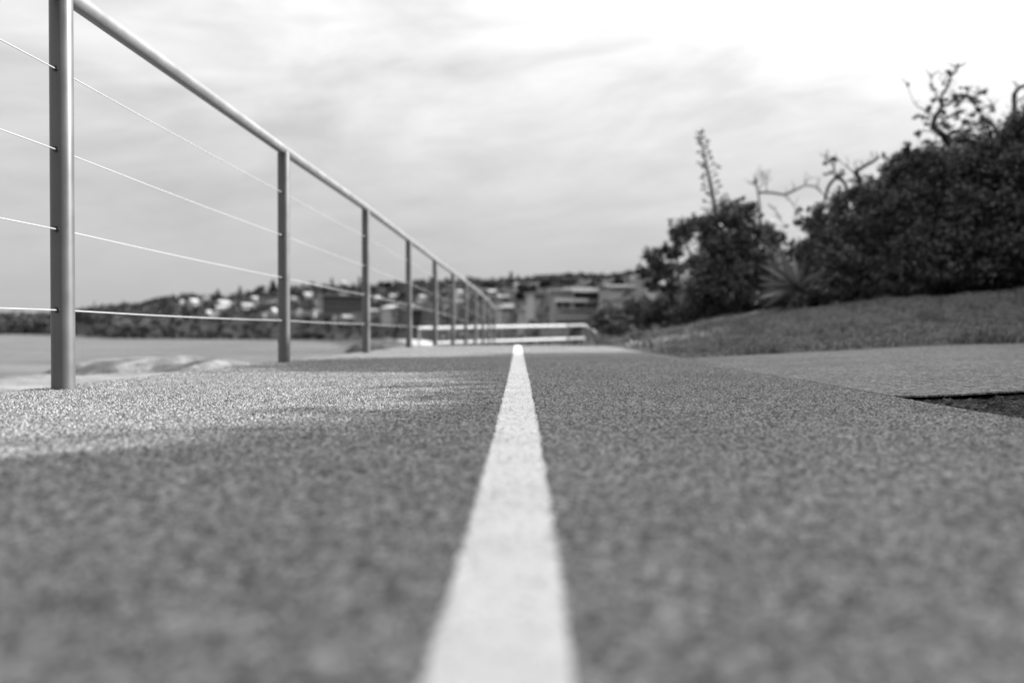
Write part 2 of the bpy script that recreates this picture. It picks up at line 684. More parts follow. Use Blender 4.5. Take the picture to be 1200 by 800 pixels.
# side slab and the gravel recess in front of it
def build_slab():
    top = []
    near = [(edge_r(2.08) + 0.020, 2.08)]
    x = 1.0
    while x < 6.0:
        near.append((x, 2.075 + 0.03 * nz(x * 4, 0.3) + 0.016 * nz(x * 15, 2.3)))
        x += 0.06
    far = [(6.0, 3.6), (4.2, 4.3), (3.4, 4.75), (3.0, 5.05), (2.75, 5.22), (2.5, 5.24), (2.2, 5.16), (1.85, 5.08), (1.4, 4.98), (edge_r(4.9) + 0.004, 4.9)]
    f2 = []
    for (a, c), (e, g) in zip(far, far[1:]):
        for k in range(6):
            t = k / 6
            f2.append((a + (e - a) * t, c + (g - c) * t + 0.02 * nz((a + (e - a) * t) * 5, 4.4)))
    f2.append(far[-1])
    left = []
    for y in np.arange(4.85, 2.1, -0.05):
        gap = interp(y, [(2.0, 0.020), (2.6, 0.016), (3.2, 0.008), (4.2, 0.003)])
        left.append((edge_r(y) + gap + 0.002 * nz(y * 20, 8.8), y))
    ring = near + f2 + left

    # grid the interior by scanning: fan strips between left/right borders at each y is not monotone, so use bmesh triangulation
    import bmesh
    bm = bmesh.new()
    vs = [bm.verts.new((p[0], p[1], 0)) for p in ring]
    f = bm.faces.new(vs)
    r = bmesh.ops.extrude_face_region(bm, geom=[f])
    for e in r['geom']:
        if isinstance(e, bmesh.types.BMVert):
            e.co.z -= 0.004
    for v in bm.verts:
        v.co.z += 0.041 * max(0.0, v.co.x - 0.95) - 0.001
    bm.normal_update()
    bmesh.ops.recalc_face_normals(bm, faces=bm.faces)
    ng = [f for f in bm.faces if len(f.verts) > 4]
    bmesh.ops.triangulate(bm, faces=ng)
    me = bpy.data.meshes.new('side_pavement')
    bm.to_mesh(me)
    bm.free()
    me.materials.append(MAT['slab'])
    o = bpy.data.objects.new('side_pavement', me)
    COL.objects.link(o)
    tag(o, kind='structure')


build_slab()


def zgravel(x, y):
    return -0.0140 + 0.038 * max(0, x - 0.95) + 0.003 * nz(x * 7, y * 7) + 4.0 * GH[int(min(_n[0] - 1, (y + 2.1) / 0.01)), int(min(_n[1] - 1, (x - 0.8) / 0.008))]


g = strip('gravel_bed', list(np.arange(-2.0, 0.6, 0.06)) + list(np.arange(0.6, 2.5, 0.01)), lambda y: edge_r(y) - 0.02, lambda y: 4.6, zgravel, MAT['gravel'], 420)
tag(g, kind='structure')


def build_grass():
    n = 300000
    x = RNG.uniform(0.9, 9.5, n * 2)
    y = 4.6 + 17.0 * RNG.uniform(0, 1, n * 2) ** 1.5
    keep = []
    for i in range(len(x)):
        xx, yy = x[i], y[i]
        if xx < e_right(yy) + 0.03:
            continue
        lim = interp(xx, [(1.0, 4.95), (1.4, 5.02), (1.85, 5.13), (2.2, 5.2), (2.6, 5.3), (3.0, 5.12), (3.4, 4.8), (6, 3.6)])
        if yy < lim + 0.03 + 0.06 * nz(xx * 6, 1.1):
            continue
        if nz(xx * 1.7, yy * 1.7, 8) + 0.5 * nz(xx * 6, yy * 6, 3) < -0.55 and random.random() < 0.8:
            continue
        keep.append(i)
        if len(keep) >= n:
            break
    P = np.empty((len(keep), 4, 3))
    for k, i in enumerate(keep):
        xx, yy = x[i], y[i]
        z = land(xx, yy) - 0.008
        h = random.uniform(0.010, 0.030) * (1 + 0.6 * max(-0.8, nz(xx * 2.2, yy * 2.2, 6)) + (0.4 if random.random() < 0.05 else 0) + 2.2 * sstep(0.32, 0.6, nz(xx * 2.9, yy * 2.0, 11)))
        w = random.uniform(0.002, 0.005)
        a = random.uniform(0, PI)
        ca, sa = math.cos(a) * w, math.sin(a) * w
        lx, ly = random.gauss(0, 0.02), random.gauss(0, 0.02)
        P[k] = [(xx - ca, yy - sa, z), (xx + ca, yy + sa, z), (xx + lx + ca * 0.3, yy + ly + sa * 0.3, z + h), (xx + lx - ca * 0.3, yy + ly - sa * 0.3, z + h * 0.93)]
    o = quads_object('grass', P, MAT['grass'])
    tag(o, 'short shaded grass covering the bank below the dark shrubs', 'grass', kind='stuff')


build_grass()

# water: one sheet to the horizon
b = MB()
b.add([(-9000, -600, WATER), (9000, -600, WATER), (9000, 14000, WATER), (-9000, 14000, WATER)], [(0, 1, 2, 3)])
tag(b.build('sea', MAT['water']), kind='structure')


# ------------------------------------------------------------------ rocks
def rock(name, label, c, rad, mat, seed, rough=0.22, cat='rock', group=None, flat=0.0):
    import bmesh
    bm = bmesh.new()
    bmesh.ops.create_icosphere(bm, subdivisions=5, radius=1.0)
    for v in bm.verts:
        p = v.co.copy()
        q = Vector((p.x * rad[0], p.y * rad[1], p.z * rad[2]))
        s = 1 / max(0.3, min(rad[0], rad[1]))
        d = rough * nz(q.x * s * 0.8 + seed, q.y * s * 0.8, q.z * s * 1.6) + 0.4 * rough * nz(q.x * s * 2.2, q.y * s * 2.2 + seed, q.z * s * 5) + 0.18 * rough * nz(q.x * s * 7, q.y * s * 7 + seed, q.z * s * 14)
        if flat and p.z > flat:
            p.z = flat + (p.z - flat) * 0.25
        v.co = Vector((p.x * rad[0], p.y * rad[1], p.z * rad[2])) * (1 + d)
    me = bpy.data.meshes.new(name)
    bm.to_mesh(me)
    bm.free()
    me.polygons.foreach_set('use_smooth', [True] * len(me.polygons))
    me.materials.append(mat)
    o = bpy.data.objects.new(name, me)
    COL.objects.link(o)
    o.location = c
    return tag(o, label, cat, group)


rock('boulder', 'long low rounded boulder on the rock shelf between the first two railing posts', (-3.68, 9.0, -0.44), (1.36, 0.85, 0.34), MAT['boulder'], 3, 0.055)
rock('boulder', 'dark rock mound beside the path behind the third railing post', (-3.15, 20.5, -0.62), (1.0, 1.3, 0.60), MAT['rock_dark'], 8, 0.2)
rock('rock_ledge', 'pale flat sandstone ledge by the water at the left end of the white barrier', (-5.6, 41.0, -0.75), (1.9, 2.6, 0.78), MAT['rock_pale'], 5, 0.12, flat=0.5)


# ------------------------------------------------------------------ cable railing
RT = [(k, v + 0.024) for k, v in [(-4, 1.075), (2.3, 1.069), (4.25, 1.055), (6.2, 1.052), (8.15, 1.028), (10.1, 1.0), (12.05, 0.985), (14, 0.965), (15.95, 0.945), (17.9, 0.90), (19.85, 0.855), (21.8, 0.75)]]


def build_railing():
    root = empty('cable_railing', (post_x(2.3), 2.3, 0))
    tag(root, 'grey metal railing with round handrail and thin cables along the sea side of the path', 'railing')
    o0 = Vector(root.location)
    dy = [2.3 + 1.95 * k for k in range(-2, 11)]
    R = 0.0245
    # handrail
    pts = [Vector((post_x(y), y, interp(y, RT) - R)) - o0 for y in [-2.6, -1.6, -0.6, 0.35] + list(np.arange(1.3, 21.9, 0.5)) + [21.82]]
    MB().tube(pts, R, 20).build('handrail', MAT['rail_metal'], root)
    step = [0.206, 0.414, 0.619, 0.826]
    for y in dy:
        x, zb, zt = post_x(y), zpath(y), interp(y, RT) - R * 1.3
        r = 0.0295
        o = MB().tube([Vector((x, y, zb - 0.06)) - o0, Vector((x, y, zb + 0.3)) - o0, Vector((x, y, zt)) - o0], r, 28).build('post', MAT['metal'], root)
        if y > 11 or y < 2:
            continue
        for s in step:
            z = zb + s * (interp(y, RT) - zb) / 1.06
            MB().tube([Vector((x, y - r + 0.004, z)) - o0, Vector((x, y - r - 0.0022, z)) - o0], 0.0074, 12).build('grommet', MAT['grommet'], o)
    for s in step:
        pts = []
        for a, c in zip(dy, dy[1:]):
            za = zpath(a) + s * (interp(a, RT) - zpath(a)) / 1.06
            zc = zpath(c) + s * (interp(c, RT) - zpath(c)) / 1.06
            for k in range(4):
                t = k / 4
                y = a + (c - a) * t
                pts.append(Vector((post_x(y), y, za + (zc - za) * t - 0.004 * 4 * t * (1 - t))) - o0)
        pts.append(Vector((post_x(dy[-1]), dy[-1], zc)) - o0)
        MB().tube(pts, 0.0019, 8).build('cable', MAT['cable'], root)


build_railing()


# white barrier across the far end of the path
def build_barrier():
    A, B = at(490, 384.5, 25.0), at(663.5, 381.6, 29.6)
    C, D, E = at(665.5, 381.5, 29.66), at(685, 381.2, 30.1), at(698, 389.5, 30.3)
    root = empty('white_barrier', (A.x, A.y, land(A.x, A.y)))
    tag(root, 'low white two rail barrier crossing the far end of the path', 'barrier')
    o0 = Vector(root.location)
    r = 0.043
    MB().tube([A - o0, B - o0], r, 14).build('top_rail', MAT['white_rail'], root)
    MB().tube([C - o0, D - o0, E - o0], r, 14).build('top_rail', MAT['white_rail'], root)
    def low(P, h):
        return P - o0 - Vector((0, 0, h))
    MB().tube([low(A, 0.45), low(B, 0.45)], r * 0.9, 14).build('lower_rail', MAT['white_rail'], root)
    MB().tube([low(C, 0.45), low(D, 0.45)], r * 0.9, 14).build('lower_rail', MAT['white_rail'], root)
    for px in (491, 527, 559, 589, 615, 640, 664.5, 684):
        t = (px - 490) / (685 - 490)
        d = 25.0 + 5.1 * t
        P = at(px, 384.5 - 3.3 * t, d)
        zb = land(P.x, P.y + 0.1) - 0.2
        P.y += 0.05
        big = 0.055 if px == 664.5 else 0.045
        m = MB().box(((P.x - o0.x), (P.y - o0.y) + 0.05, (P.z + 0.03 + zb) / 2 - o0.z), (big * 2, big * 2, P.z + 0.03 - zb), 0.1)
        m.build('post', MAT['white_rail'] if px == 491 else MAT['grey_post'], root)


build_barrier()


# ------------------------------------------------------------------ shrubs and trees
def limb(mb, p0, p1, r0, r1, seed, bend=0.18, seg=7, n=7):
    p0, p1 = Vector(p0), Vector(p1)
    L = (p1 - p0).length
    pts, rs = [], []
    for i in range(n + 1):
        t = i / n
        p = p0.lerp(p1, t)
        w = bend * L * math.sin(PI * t)
        p += Vector((nz(t * 2.3 + seed, 1), nz(t * 2.3 + seed, 5), 0.6 * nz(t * 2.3 + seed, 9))) * w * 2
        pts.append(p)
        rs.append(r0 + (r1 - r0) * t ** 0.8)
    mb.tube(pts, rs, seg)
    return pts


def tree(name, label, base, clusters, leaves, lsize, mat, cat='shrub', group=None, trunk_r=0.07, fork=0.35, bark='bark', twigs=3, seed=0, aspect=0.5, sprigs=6):
    """clusters: list of (centre, radii, weight).  Trunk to a fork, a limb to every leaf cluster, twigs inside it."""
    base = Vector(base)
    root = empty(name, base)
    tag(root, label, cat, group)
    cs = [Vector(c[0]) for c in clusters]
    mid = sum(cs, Vector()) / len(cs)
    fk = base.lerp(mid, fork) + Vector((random.uniform(-.1, .1), random.uniform(-.1, .1), 0))
    mb = MB()
    limb(mb, base - Vector((0, 0, 0.15)), fk, trunk_r, trunk_r * 0.75, seed + 0.3, 0.1)
    tot = sum(c[2] for c in clusters)
    Q = []
    for i, (c, rad, w) in enumerate(clusters):
        c = Vector(c)
        limb(mb, fk, c, trunk_r * 0.6, trunk_r * 0.22, seed + i * 1.7, 0.16)
        for k in range(twigs):
            u = Vector(unit(1)[0])
            e = c + Vector((u.x * rad[0], u.y * rad[1], abs(u.z) * rad[2])) * 0.85
            limb(mb, c, e, trunk_r * 0.2, trunk_r * 0.05, seed + i + k * 3.1, 0.15, 5, 4)
        Q.append(cloud(c, rad, max(20, int(leaves * w / tot))))
        for k in range(sprigs):
            u = Vector(unit(1)[0])
            u.z = abs(u.z)
            tip = c + Vector((u.x * rad[0], u.y * rad[1], u.z * rad[2])) * random.uniform(1.05, 1.4)
            limb(mb, c, tip, trunk_r * 0.09, trunk_r * 0.03, seed + i * 3 + k, 0.2, 5, 4)
            sr = random.uniform(0.16, 0.34) * rad[0]
            Q.append(cloud(tip, (sr, sr, sr * 0.7), max(8, int(leaves * w / tot * random.uniform(0.012, 0.03)))))
    for v in range(len(mb.v)):
        mb.v[v] = (mb.v[v][0] - base.x, mb.v[v][1] - base.y, mb.v[v][2] - base.z)
    mb.build('trunk', MAT[bark], root)
    P = leaf_quads(np.concatenate(Q), lsize, aspect) - np.array(base)
    quads_object('crown', P, MAT[mat], root)
    return root


def cl(px, py, d, rpx, rpy, w=1.0, depth=None):
    r = rpx / FP * d
    return (at(px, py, d), (r, depth if depth else r, rpy / FP * d), w)


def foot(px, d, dx=0.0):
    x = (px - 600) / FP * d + dx
    return Vector((x, d, land(x, d)))


tree('low_shrub', 'small low dark shrub at the left foot of the grassy bank, by the white barrier', foot(722, 19.0),
     [cl(712, 374, 19, 20, 18), cl(735, 366, 19.2, 22, 18), cl(722, 382, 18.8, 24, 12), cl(752, 368, 19.3, 16, 16)],
     9000, 0.065, 'leaf_dark', trunk_r=0.04, seed=1)
tree('low_shrub', 'rounded greyish shrub under the leggy little tree on the bank', foot(776, 16.8),
     [cl(768, 370, 16.8, 20, 17), cl(788, 372, 16.9, 18, 14), cl(778, 360, 17, 16, 12)],
     8000, 0.06, 'leaf_mid', trunk_r=0.035, seed=2)
tree('slender_tree', 'thin leggy tree with open leaf tufts, leftmost of the tall shrubs', foot(797, 16.0),
     [cl(770, 303, 16, 15, 12, 1.0), cl(800, 272, 16.1, 18, 13, 1.1), cl(789, 294, 16.1, 12, 10, .7), cl(765, 328, 16, 14, 12, .8), cl(784, 318, 15.9, 14, 10, .7), cl(815, 262, 16.2, 10, 8, .5), cl(795, 340, 16, 14, 10, .5), cl(752, 318, 16, 7, 7, .2)],
     9000, 0.06, 'leaf_dark', cat='tree', trunk_r=0.065, fork=0.5, twigs=5, seed=3)
tree('broad_shrub', 'broad dark leafy shrub on the bank in front of the tall flower stalk', foot(850, 14.6),
     [cl(848, 255, 14.6, 22, 18, 1.0), cl(868, 246, 14.7, 16, 12, .7), cl(830, 275, 14.6, 22, 18, 1.0), cl(880, 275, 14.6, 24, 18, 1.1), cl(905, 280, 14.7, 18, 14, .6), cl(855, 290, 14.5, 34, 24, 1.8),
      cl(830, 310, 14.5, 28, 22, 1.4), cl(885, 310, 14.4, 34, 26, 1.8), cl(850, 335, 14.4, 44, 24, 2.0), cl(895, 335, 14.3, 34, 26, 1.4), cl(820, 350, 14.6, 24, 20, 1.0), cl(868, 352, 14.4, 40, 16, 1.2), cl(830, 364, 14.6, 34, 11, .8), cl(880, 360, 14.4, 36, 11, .8), cl(912, 355, 14.2, 26, 11, .6), cl(800, 372, 15, 22, 10, .5)],
     38000, 0.062, 'leaf_dark', trunk_r=0.09, seed=4)

tree('back_shrub', 'dark shrub showing through the gap behind the yucca, added to shade the bank', foot(1000, 17.0),
     [cl(950, 312, 17, 22, 18), cl(985, 300, 17, 30, 24, 1.4), cl(1025, 285, 17.2, 32, 26, 1.5), cl(1070, 280, 17.4, 34, 28, 1.5), cl(965, 335, 17, 34, 16), cl(1020, 325, 17, 40, 22, 1.5), cl(930, 335, 17, 24, 14),
      cl(1065, 235, 17.2, 34, 30, 2), cl(1105, 215, 17.2, 34, 26, 2), cl(1140, 205, 17.3, 34, 26, 2), cl(1075, 275, 17.2, 36, 30, 2), cl(1125, 255, 17.2, 36, 34, 2), cl(1050, 232, 19.5, 30, 26, 2), cl(1090, 210, 19.5, 34, 26, 2), cl(1130, 200, 19.5, 34, 26, 2), cl(1080, 250, 19.5, 44, 30, 2), cl(1130, 250, 19.5, 40, 34, 2)],
     72000, 0.09, 'leaf_dark', trunk_r=0.08, seed=9)  # added behind the hedge; its hidden far clusters keep sun off the bank
# main hedge
tree('wide_shrub', 'wide dark rounded shrub on the bank behind the spiky yucca', foot(990, 12.6),
     [cl(958, 262, 12.6, 22, 16, .4), cl(985, 245, 12.6, 26, 18, .5), cl(1015, 225, 12.7, 24, 18, .5), cl(965, 285, 12.5, 30, 22, 1.3), cl(1000, 275, 12.4, 36, 26, 1.8), cl(1035, 255, 12.5, 34, 28, 1.7),
      cl(975, 318, 12.3, 36, 24, 1.5), cl(1015, 312, 12.2, 40, 28, 2.0), cl(1050, 290, 12.3, 36, 30, 1.8), cl(1045, 322, 12.2, 44, 22, 1.6), cl(985, 338, 12.2, 44, 16, 1.2), cl(940, 300, 12.9, 20, 20, .7), cl(950, 330, 13.0, 34, 22, 1.3), cl(935, 345, 13.0, 30, 14, .8), cl(1040, 340, 12.0, 40, 14, 1.0), cl(978, 312, 11.75, 24, 26, .9), cl(972, 340, 11.7, 24, 14, .6), cl(950, 350, 11.9, 22, 10, .5), cl(925, 352, 12.5, 22, 8, .4)],
     60000, 0.055, 'leaf_dark', trunk_r=0.09, seed=5)
tree('gnarled_tree', 'large gnarled tree with dark trunk and sparse twisted top above the shrubs', foot(1118, 12.0),
     [cl(1065, 190, 12, 24, 16, .24), cl(1090, 182, 12.1, 24, 14, .2), cl(1125, 186, 12.1, 34, 14, .4), cl(1160, 178, 12.2, 30, 14, .4), cl(1110, 160, 12.1, 36, 16, .10), cl(1160, 158, 12.2, 30, 14, .12), cl(1060, 205, 12, 28, 22, .7), cl(1100, 205, 11.9, 40, 26, 2.0),
      cl(1150, 205, 11.9, 40, 28, 2.0), cl(1075, 240, 11.8, 36, 26, 1.8), cl(1130, 245, 11.7, 46, 30, 2.3), cl(1095, 285, 11.6, 44, 30, 2.2), cl(1150, 285, 11.6, 44, 30, 2.2), cl(1110, 318, 11.6, 50, 22, 1.8), cl(1165, 322, 11.5, 50, 20, 1.7), cl(1085, 336, 11.8, 40, 13, 1.0), cl(1130, 334, 11.7, 40, 13, 1.0), cl(1175, 333, 11.6, 40, 13, 1.0)],
     82000, 0.055, 'leaf_dark', cat='tree', trunk_r=0.13, fork=0.45, seed=6)
tree('dense_tree', 'dense dark tree at the right edge of the photo with a bare crooked top branch', foot(1225, 11.4),
     [cl(1190, 160, 11.4, 24, 18, 1.0), cl(1225, 140, 11.4, 36, 26, 1.5), cl(1200, 195, 11.3, 40, 26, 1.8), cl(1250, 185, 11.3, 40, 34, 1.8), cl(1205, 240, 11.2, 42, 32, 2.0), cl(1260, 240, 11.2, 44, 36, 2.0),
      cl(1205, 290, 11.1, 44, 30, 2.0), cl(1265, 295, 11.1, 46, 30, 2.0), cl(1235, 322, 11, 60, 20, 1.5)],
     60000, 0.058, 'leaf_dark', cat='tree', trunk_r=0.12, fork=0.4, seed=7)


def bare(name, label, d, lines, cat='branch', base=None, tufts=(), tuft_n=0, lsize=0.05, r=0.03, extra=None):
    """leafless crooked wood: each line is a list of (px, py) at depth d with a start and an end radius"""
    p0 = base if base is not None else foot(lines[0][0][0][0], d)
    root = empty(name, p0)
    tag(root, label, cat)
    mb = MB()
    for k, (pl, r0, r1) in enumerate(lines):
        pts = []
        for i in range(len(pl) - 1):
            for s in range(4):
                t = s / 4
                a, c = pl[i], pl[i + 1]
                pts.append(at(a[0] + (c[0] - a[0]) * t, a[1] + (c[1] - a[1]) * t, d + 0.25 * nz(i + t, k * 2.7)) - p0)
        pts.append(at(pl[-1][0], pl[-1][1], d + 0.25 * nz(len(pl) - 1, k * 2.7)) - p0)
        for _ in range(2):
            pts = [pts[0]] + [(pts[i - 1] + pts[i] * 2 + pts[i + 1]) / 4 for i in range(1, len(pts) - 1)] + [pts[-1]]
        n = len(pts) - 1
        for i in range(n // 3, n + 1):
            if random.random() < 0.55:
                L = random.uniform(5, 15) / FP * d
                a1 = random.uniform(0.2, 2.9)
                v = Vector((math.cos(a1), random.uniform(-.5, .5), math.sin(a1))) * L
                k1 = pts[i] + v * 0.5 + Vector((random.uniform(-.2, .2), 0, random.uniform(-.2, .2))) * L
                mb.tube([pts[i], k1, pts[i] + v], [0.007, 0.005, 0.0025], 5)
                if random.random() < 0.6:
                    mb.tube([k1, k1 + Vector((random.uniform(-.5, .5), 0, random.uniform(0, .5))) * L], [0.004, 0.002], 5)
        mb.tube(pts, [(r0 + (r1 - r0) * i / n) * (0.78 + 0.25 * nz(i * 0.7, k * 3.3)) for i in range(n + 1)], 7)
    mb.build('trunk', MAT['bark'], root)
    if tufts:
        Q = np.concatenate([cloud(at(px, py, d), (rp / FP * d, rp / FP * d, rp * .8 / FP * d), int(tuft_n * rp / 8)) for px, py, rp in tufts])
        quads_object('crown', leaf_quads(Q, lsize) - np.array(p0), MAT['leaf_dark'], root)
    return root


bare('bare_branches', 'thin bare arching branches rising between the broad shrub and the wide shrub', 14.2,
     [([(897, 330), (892, 270), (889, 240), (888, 224), (885, 210)], 0.035, 0.010),
      ([(888, 226), (905, 226), (918, 229), (930, 224), (943, 217), (955, 219), (966, 230)], 0.028, 0.012),
      ([(918, 229), (928, 238), (934, 250)], 0.016, 0.005), ([(900, 240), (910, 248), (917, 262)], 0.016, 0.006),
      ([(898, 226), (897, 212), (894, 201)], 0.012, 0.004), ([(888, 224), (893, 215), (891, 205)], 0.010, 0.003), ([(943, 217), (944, 208)], 0.008, 0.003), ([(888, 224), (882, 214)], 0.009, 0.003)],
     cat='bare shrub', tufts=[(934, 248, 9), (888, 212, 5), (945, 262, 8)], tuft_n=60)
bare('crooked_stump', 'crooked leafless wood poking above the wide shrub with a forked arm', 12.5,
     [([(1010, 300), (1008, 232), (1009, 216), (1005, 206), (1000, 203), (1012, 195), (1022, 190), (1029, 185)], 0.060, 0.022),
      ([(966, 235), (969, 220), (978, 208), (988, 212), (994, 228), (1000, 240)], 0.03, 0.03),
      ([(978, 208), (976, 195), (979, 184)], 0.025, 0.010), ([(1000, 203), (992, 196), (984, 190)], 0.015, 0.006), ([(976, 195), (968, 187), (963, 184)], 0.012, 0.004)],
     cat='bare tree', base=foot(1010, 12.5), tufts=[(975, 190, 9), (982, 200, 8), (970, 205, 5)], tuft_n=70)
bare('sparse_tree', 'sparse twisted treetop with a looping trunk and few leaves, highest thing on the bank', 12.3,
     [([(1120, 330), (1118, 260), (1112, 220), (1115, 190), (1106, 160), (1092, 151), (1094, 138), (1103, 126), (1100, 115), (1108, 105), (1112, 92), (1122, 80)], 0.085, 0.008),
      ([(1103, 126), (1113, 122), (1118, 113), (1128, 112), (1137, 117), (1143, 128)], 0.03, 0.02), ([(1092, 151), (1105, 142), (1117, 134), (1130, 132)], 0.03, 0.012),
      ([(1103, 126), (1096, 116), (1092, 104), (1090, 92)], 0.018, 0.004), ([(1108, 105), (1104, 96), (1112, 88), (1124, 77)], 0.012, 0.004),
      ([(1094, 138), (1082, 130), (1070, 124), (1060, 98)], 0.014, 0.003), ([(1130, 112), (1143, 116), (1150, 108)], 0.016, 0.005), ([(1143, 128), (1150, 140)], 0.02, 0.02), ([(1088, 95), (1094, 84)], 0.008, 0.003), ([(1143, 128), (1160, 126), (1168, 118)], 0.014, 0.004)],
     cat='tree', base=foot(1120, 12.3), tufts=[(1112, 88, 6), (1128, 114, 12), (1140, 120, 9), (1100, 135, 8), (1085, 130, 8), (1092, 105, 5), (1118, 128, 10), (1150, 112, 7), (1160, 126, 7), (1085, 145, 7), (1132, 138, 9), (1088, 150, 6), (1120, 78, 3), (1062, 100, 3), (1110, 118, 8), (1135, 128, 10), (1078, 138, 8), (1075, 155, 7), (1120, 145, 12), (1145, 145, 10), (1100, 150, 9), (1158, 140, 9), (1090, 118, 5), (1105, 98, 5), (1128, 104, 5)], tuft_n=115, lsize=0.042)
bare('crooked_tree', 'bare crooked branch against the bright sky at the right edge', 11.8,
     [([(1195, 300), (1188, 200), (1172, 160), (1182, 150), (1187, 138), (1187, 124), (1186, 112), (1192, 104), (1204, 100), (1216, 92)], 0.075, 0.022),
      ([(1187, 124), (1196, 116), (1206, 112)], 0.016, 0.006), ([(1172, 160), (1162, 148), (1156, 140)], 0.05, 0.02)],
     cat='bare tree', base=foot(1195, 11.8), tufts=[(1180, 150, 8), (1198, 140, 8)], tuft_n=60)


def flower_stalk():
    d = 16.4
    p0 = foot(846, d)
    root = empty('flower_stalk_plant', p0)
    tag(root, 'tall dry agave flower stalk with short side tufts, standing above the broad shrub', 'agave')
    pts = [p0 + Vector((0, 0, -0.1)), at(843, 300, d), at(838, 246, d), at(832, 215, d), at(825, 185, d), at(819, 157, d)]
    MB().tube([p - p0 for p in pts], [0.05, 0.045, 0.04, 0.032, 0.022, 0.012], 8).build('stalk', MAT['bark'], root)
    mb, Q = MB(), []
    for i in range(26):
        t = i / 25
        py = 240 - 82 * t
        px = interp(py, [(157, 819), (185, 825), (215, 832), (246, 838)])
        s = 1 if i % 2 else -1
        L = (11 - 7 * t) * random.uniform(0.6, 1.15)
        a = at(px, py, d)
        e = at(px + s * L, py - 3 - L * 0.25, d) + Vector((0, random.uniform(-.15, .15), 0))
        tw = MB().tube([a - p0, (a + e) / 2 - p0 + Vector((0, 0, -.01)), e - p0], [0.012, 0.009, 0.006], 5).build('side_twig', MAT['bark'], root)
        quads_object('seed_tuft', leaf_quads(cloud(e, (0.055, 0.055, 0.045), 26), 0.05) - np.array(p0), MAT['leaf_dark'], tw)
    # rosette of thick leaves at its foot
    r = MB()
    for k in range(22):
        sword(r, Vector((0, 0, 0.05)), k * 2.4, math.radians(random.uniform(25, 75)), random.uniform(0.6, 0.9), 0.045)
    r.build('leaf_rosette', MAT['yucca'], root)


def sword(mb, o, az, el, L, w, droop=0.18, roll=0.0):
    dr = Vector((math.cos(az) * math.cos(el), math.sin(az) * math.cos(el), math.sin(el)))
    sd = Vector((-math.sin(az), math.cos(az), 0))
    up = sd.cross(dr) * -1
    sd, up = sd * math.cos(roll) + up * math.sin(roll), up * math.cos(roll) - sd * math.sin(roll)
    V, F = [], []
    n = 7
    for i in range(n + 1):
        t = i / n
        p = o + dr * L * t - Vector((0, 0, droop * L * t * t))
        ww = w * (0.75 + 0.7 * t if t < 0.35 else 1.0 * (1 - ((t - 0.35) / 0.65) ** 1.7)) + 0.002
        V += [p - sd * ww, p - up * ww * 0.35, p + sd * ww]
    for i in range(n):
        a = i * 3
        F += [(a, a + 1, a + 4, a + 3), (a + 1, a + 2, a + 5, a + 4)]
    mb.add(V, F, True)


def yucca():
    d = 12.0
    p0 = foot(934, d)
    root = empty('yucca', p0)
    tag(root, 'spiky yucca with pale sword leaves fanning out at the foot of the shrubs', 'yucca')
    c = Vector((0, 0, max(0.22, at(931, 336, d).z - p0.z)))
    MB().tube([Vector((0, 0, -0.1)), c * 0.5 + Vector((0.02, 0, 0)), c], [0.07, 0.06, 0.06], 10).build('trunk', MAT['bark'], root)
    r = MB()
    for k in range(38):
        az = random.uniform(0, 2 * PI)
        el = math.asin(random.uniform(-0.1, 0.98))
        sword(r, c, az, el, random.uniform(0.42, 0.62), 0.034, 0.10, random.uniform(-1.2, 1.2))
    for az, el in ((180, 54), (184, 30), (176, 16), (186, 4), (178, -14), (182, -28), (176, 66), (172, 42)):
        sword(r, c, math.radians(az + 8), math.radians(el), random.uniform(0.58, 0.70), 0.044, 0.04, random.choice((-1, 1)) * random.uniform(0.8, 1.3))
    sk = MB()
    for k in range(40):
        sword(sk, c - Vector((0, 0, random.uniform(0.0, 0.12))), random.uniform(0, 2 * PI), math.radians(random.uniform(-75, -35)), random.uniform(0.25, 0.42), 0.02, 0.1)
    sk.build('dead_leaf_skirt', MAT['bark_pale'], root)
    r.build('leaves', MAT['yucca'], root)


yucca()
flower_stalk()

# unseen trees added right of the camera; crown tops shaped to shade the path
SHADE_TOP = [(-2.4, 4.3), (2.45, 4.2), (2.86, 3.7), (3.06, 3.2), (3.24, 2.99), (3.75, 2.89), (5.5, 2.84), (5.8, 3.3), (6.4, 3.42), (7.0, 3.36), (7.35, 2.88), (8.9, 2.84), (9.3, 3.1), (12, 3.2)]


def added_shade_tree(label, y0, y1, xf, n, low, seed):
    """leaves fill the crown up to an uneven top shaped for its shadow; thick enough to keep the sun off the path"""
    ym = (y0 + y1) / 2
    base = Vector((xf(ym), ym, land(xf(ym), ym)))
    root = tag(empty('added_shade_tree', base), label, 'tree')
    P = []
    while len(P) < n:
        y = random.uniform(y0, y1)
        dx = random.uniform(-0.6, 0.7)
        top = interp(y, SHADE_TOP) + 0.519 * dx + 0.06 * nz(y * 2.5, dx * 3, seed) + 0.03 * nz(y * 9, dx * 9, seed)
        z = low + (top - low) * random.random() ** 0.8 + (random.gauss(0, 0.11) if random.random() < 0.5 else 0)
        P.append((xf(y) + dx, y, z))
    quads_object('crown', leaf_quads(np.array(P), 0.13) - np.array(base), MAT['leaf_mid'], root)
    mb = MB()
    limb(mb, (0, 0, -0.15), (0, 0.1, 1.2), 0.12, 0.09, seed)
    for k in range(7):
        y = y0 + (y1 - y0) * (k + 0.5) / 7
        limb(mb, (0, 0.1, 1.2), (xf(y) - base.x, y - base.y, interp(y, SHADE_TOP) - 0.5 - base.z), 0.06, 0.012, seed + k)
    mb.build('trunk', MAT['bark'], root)


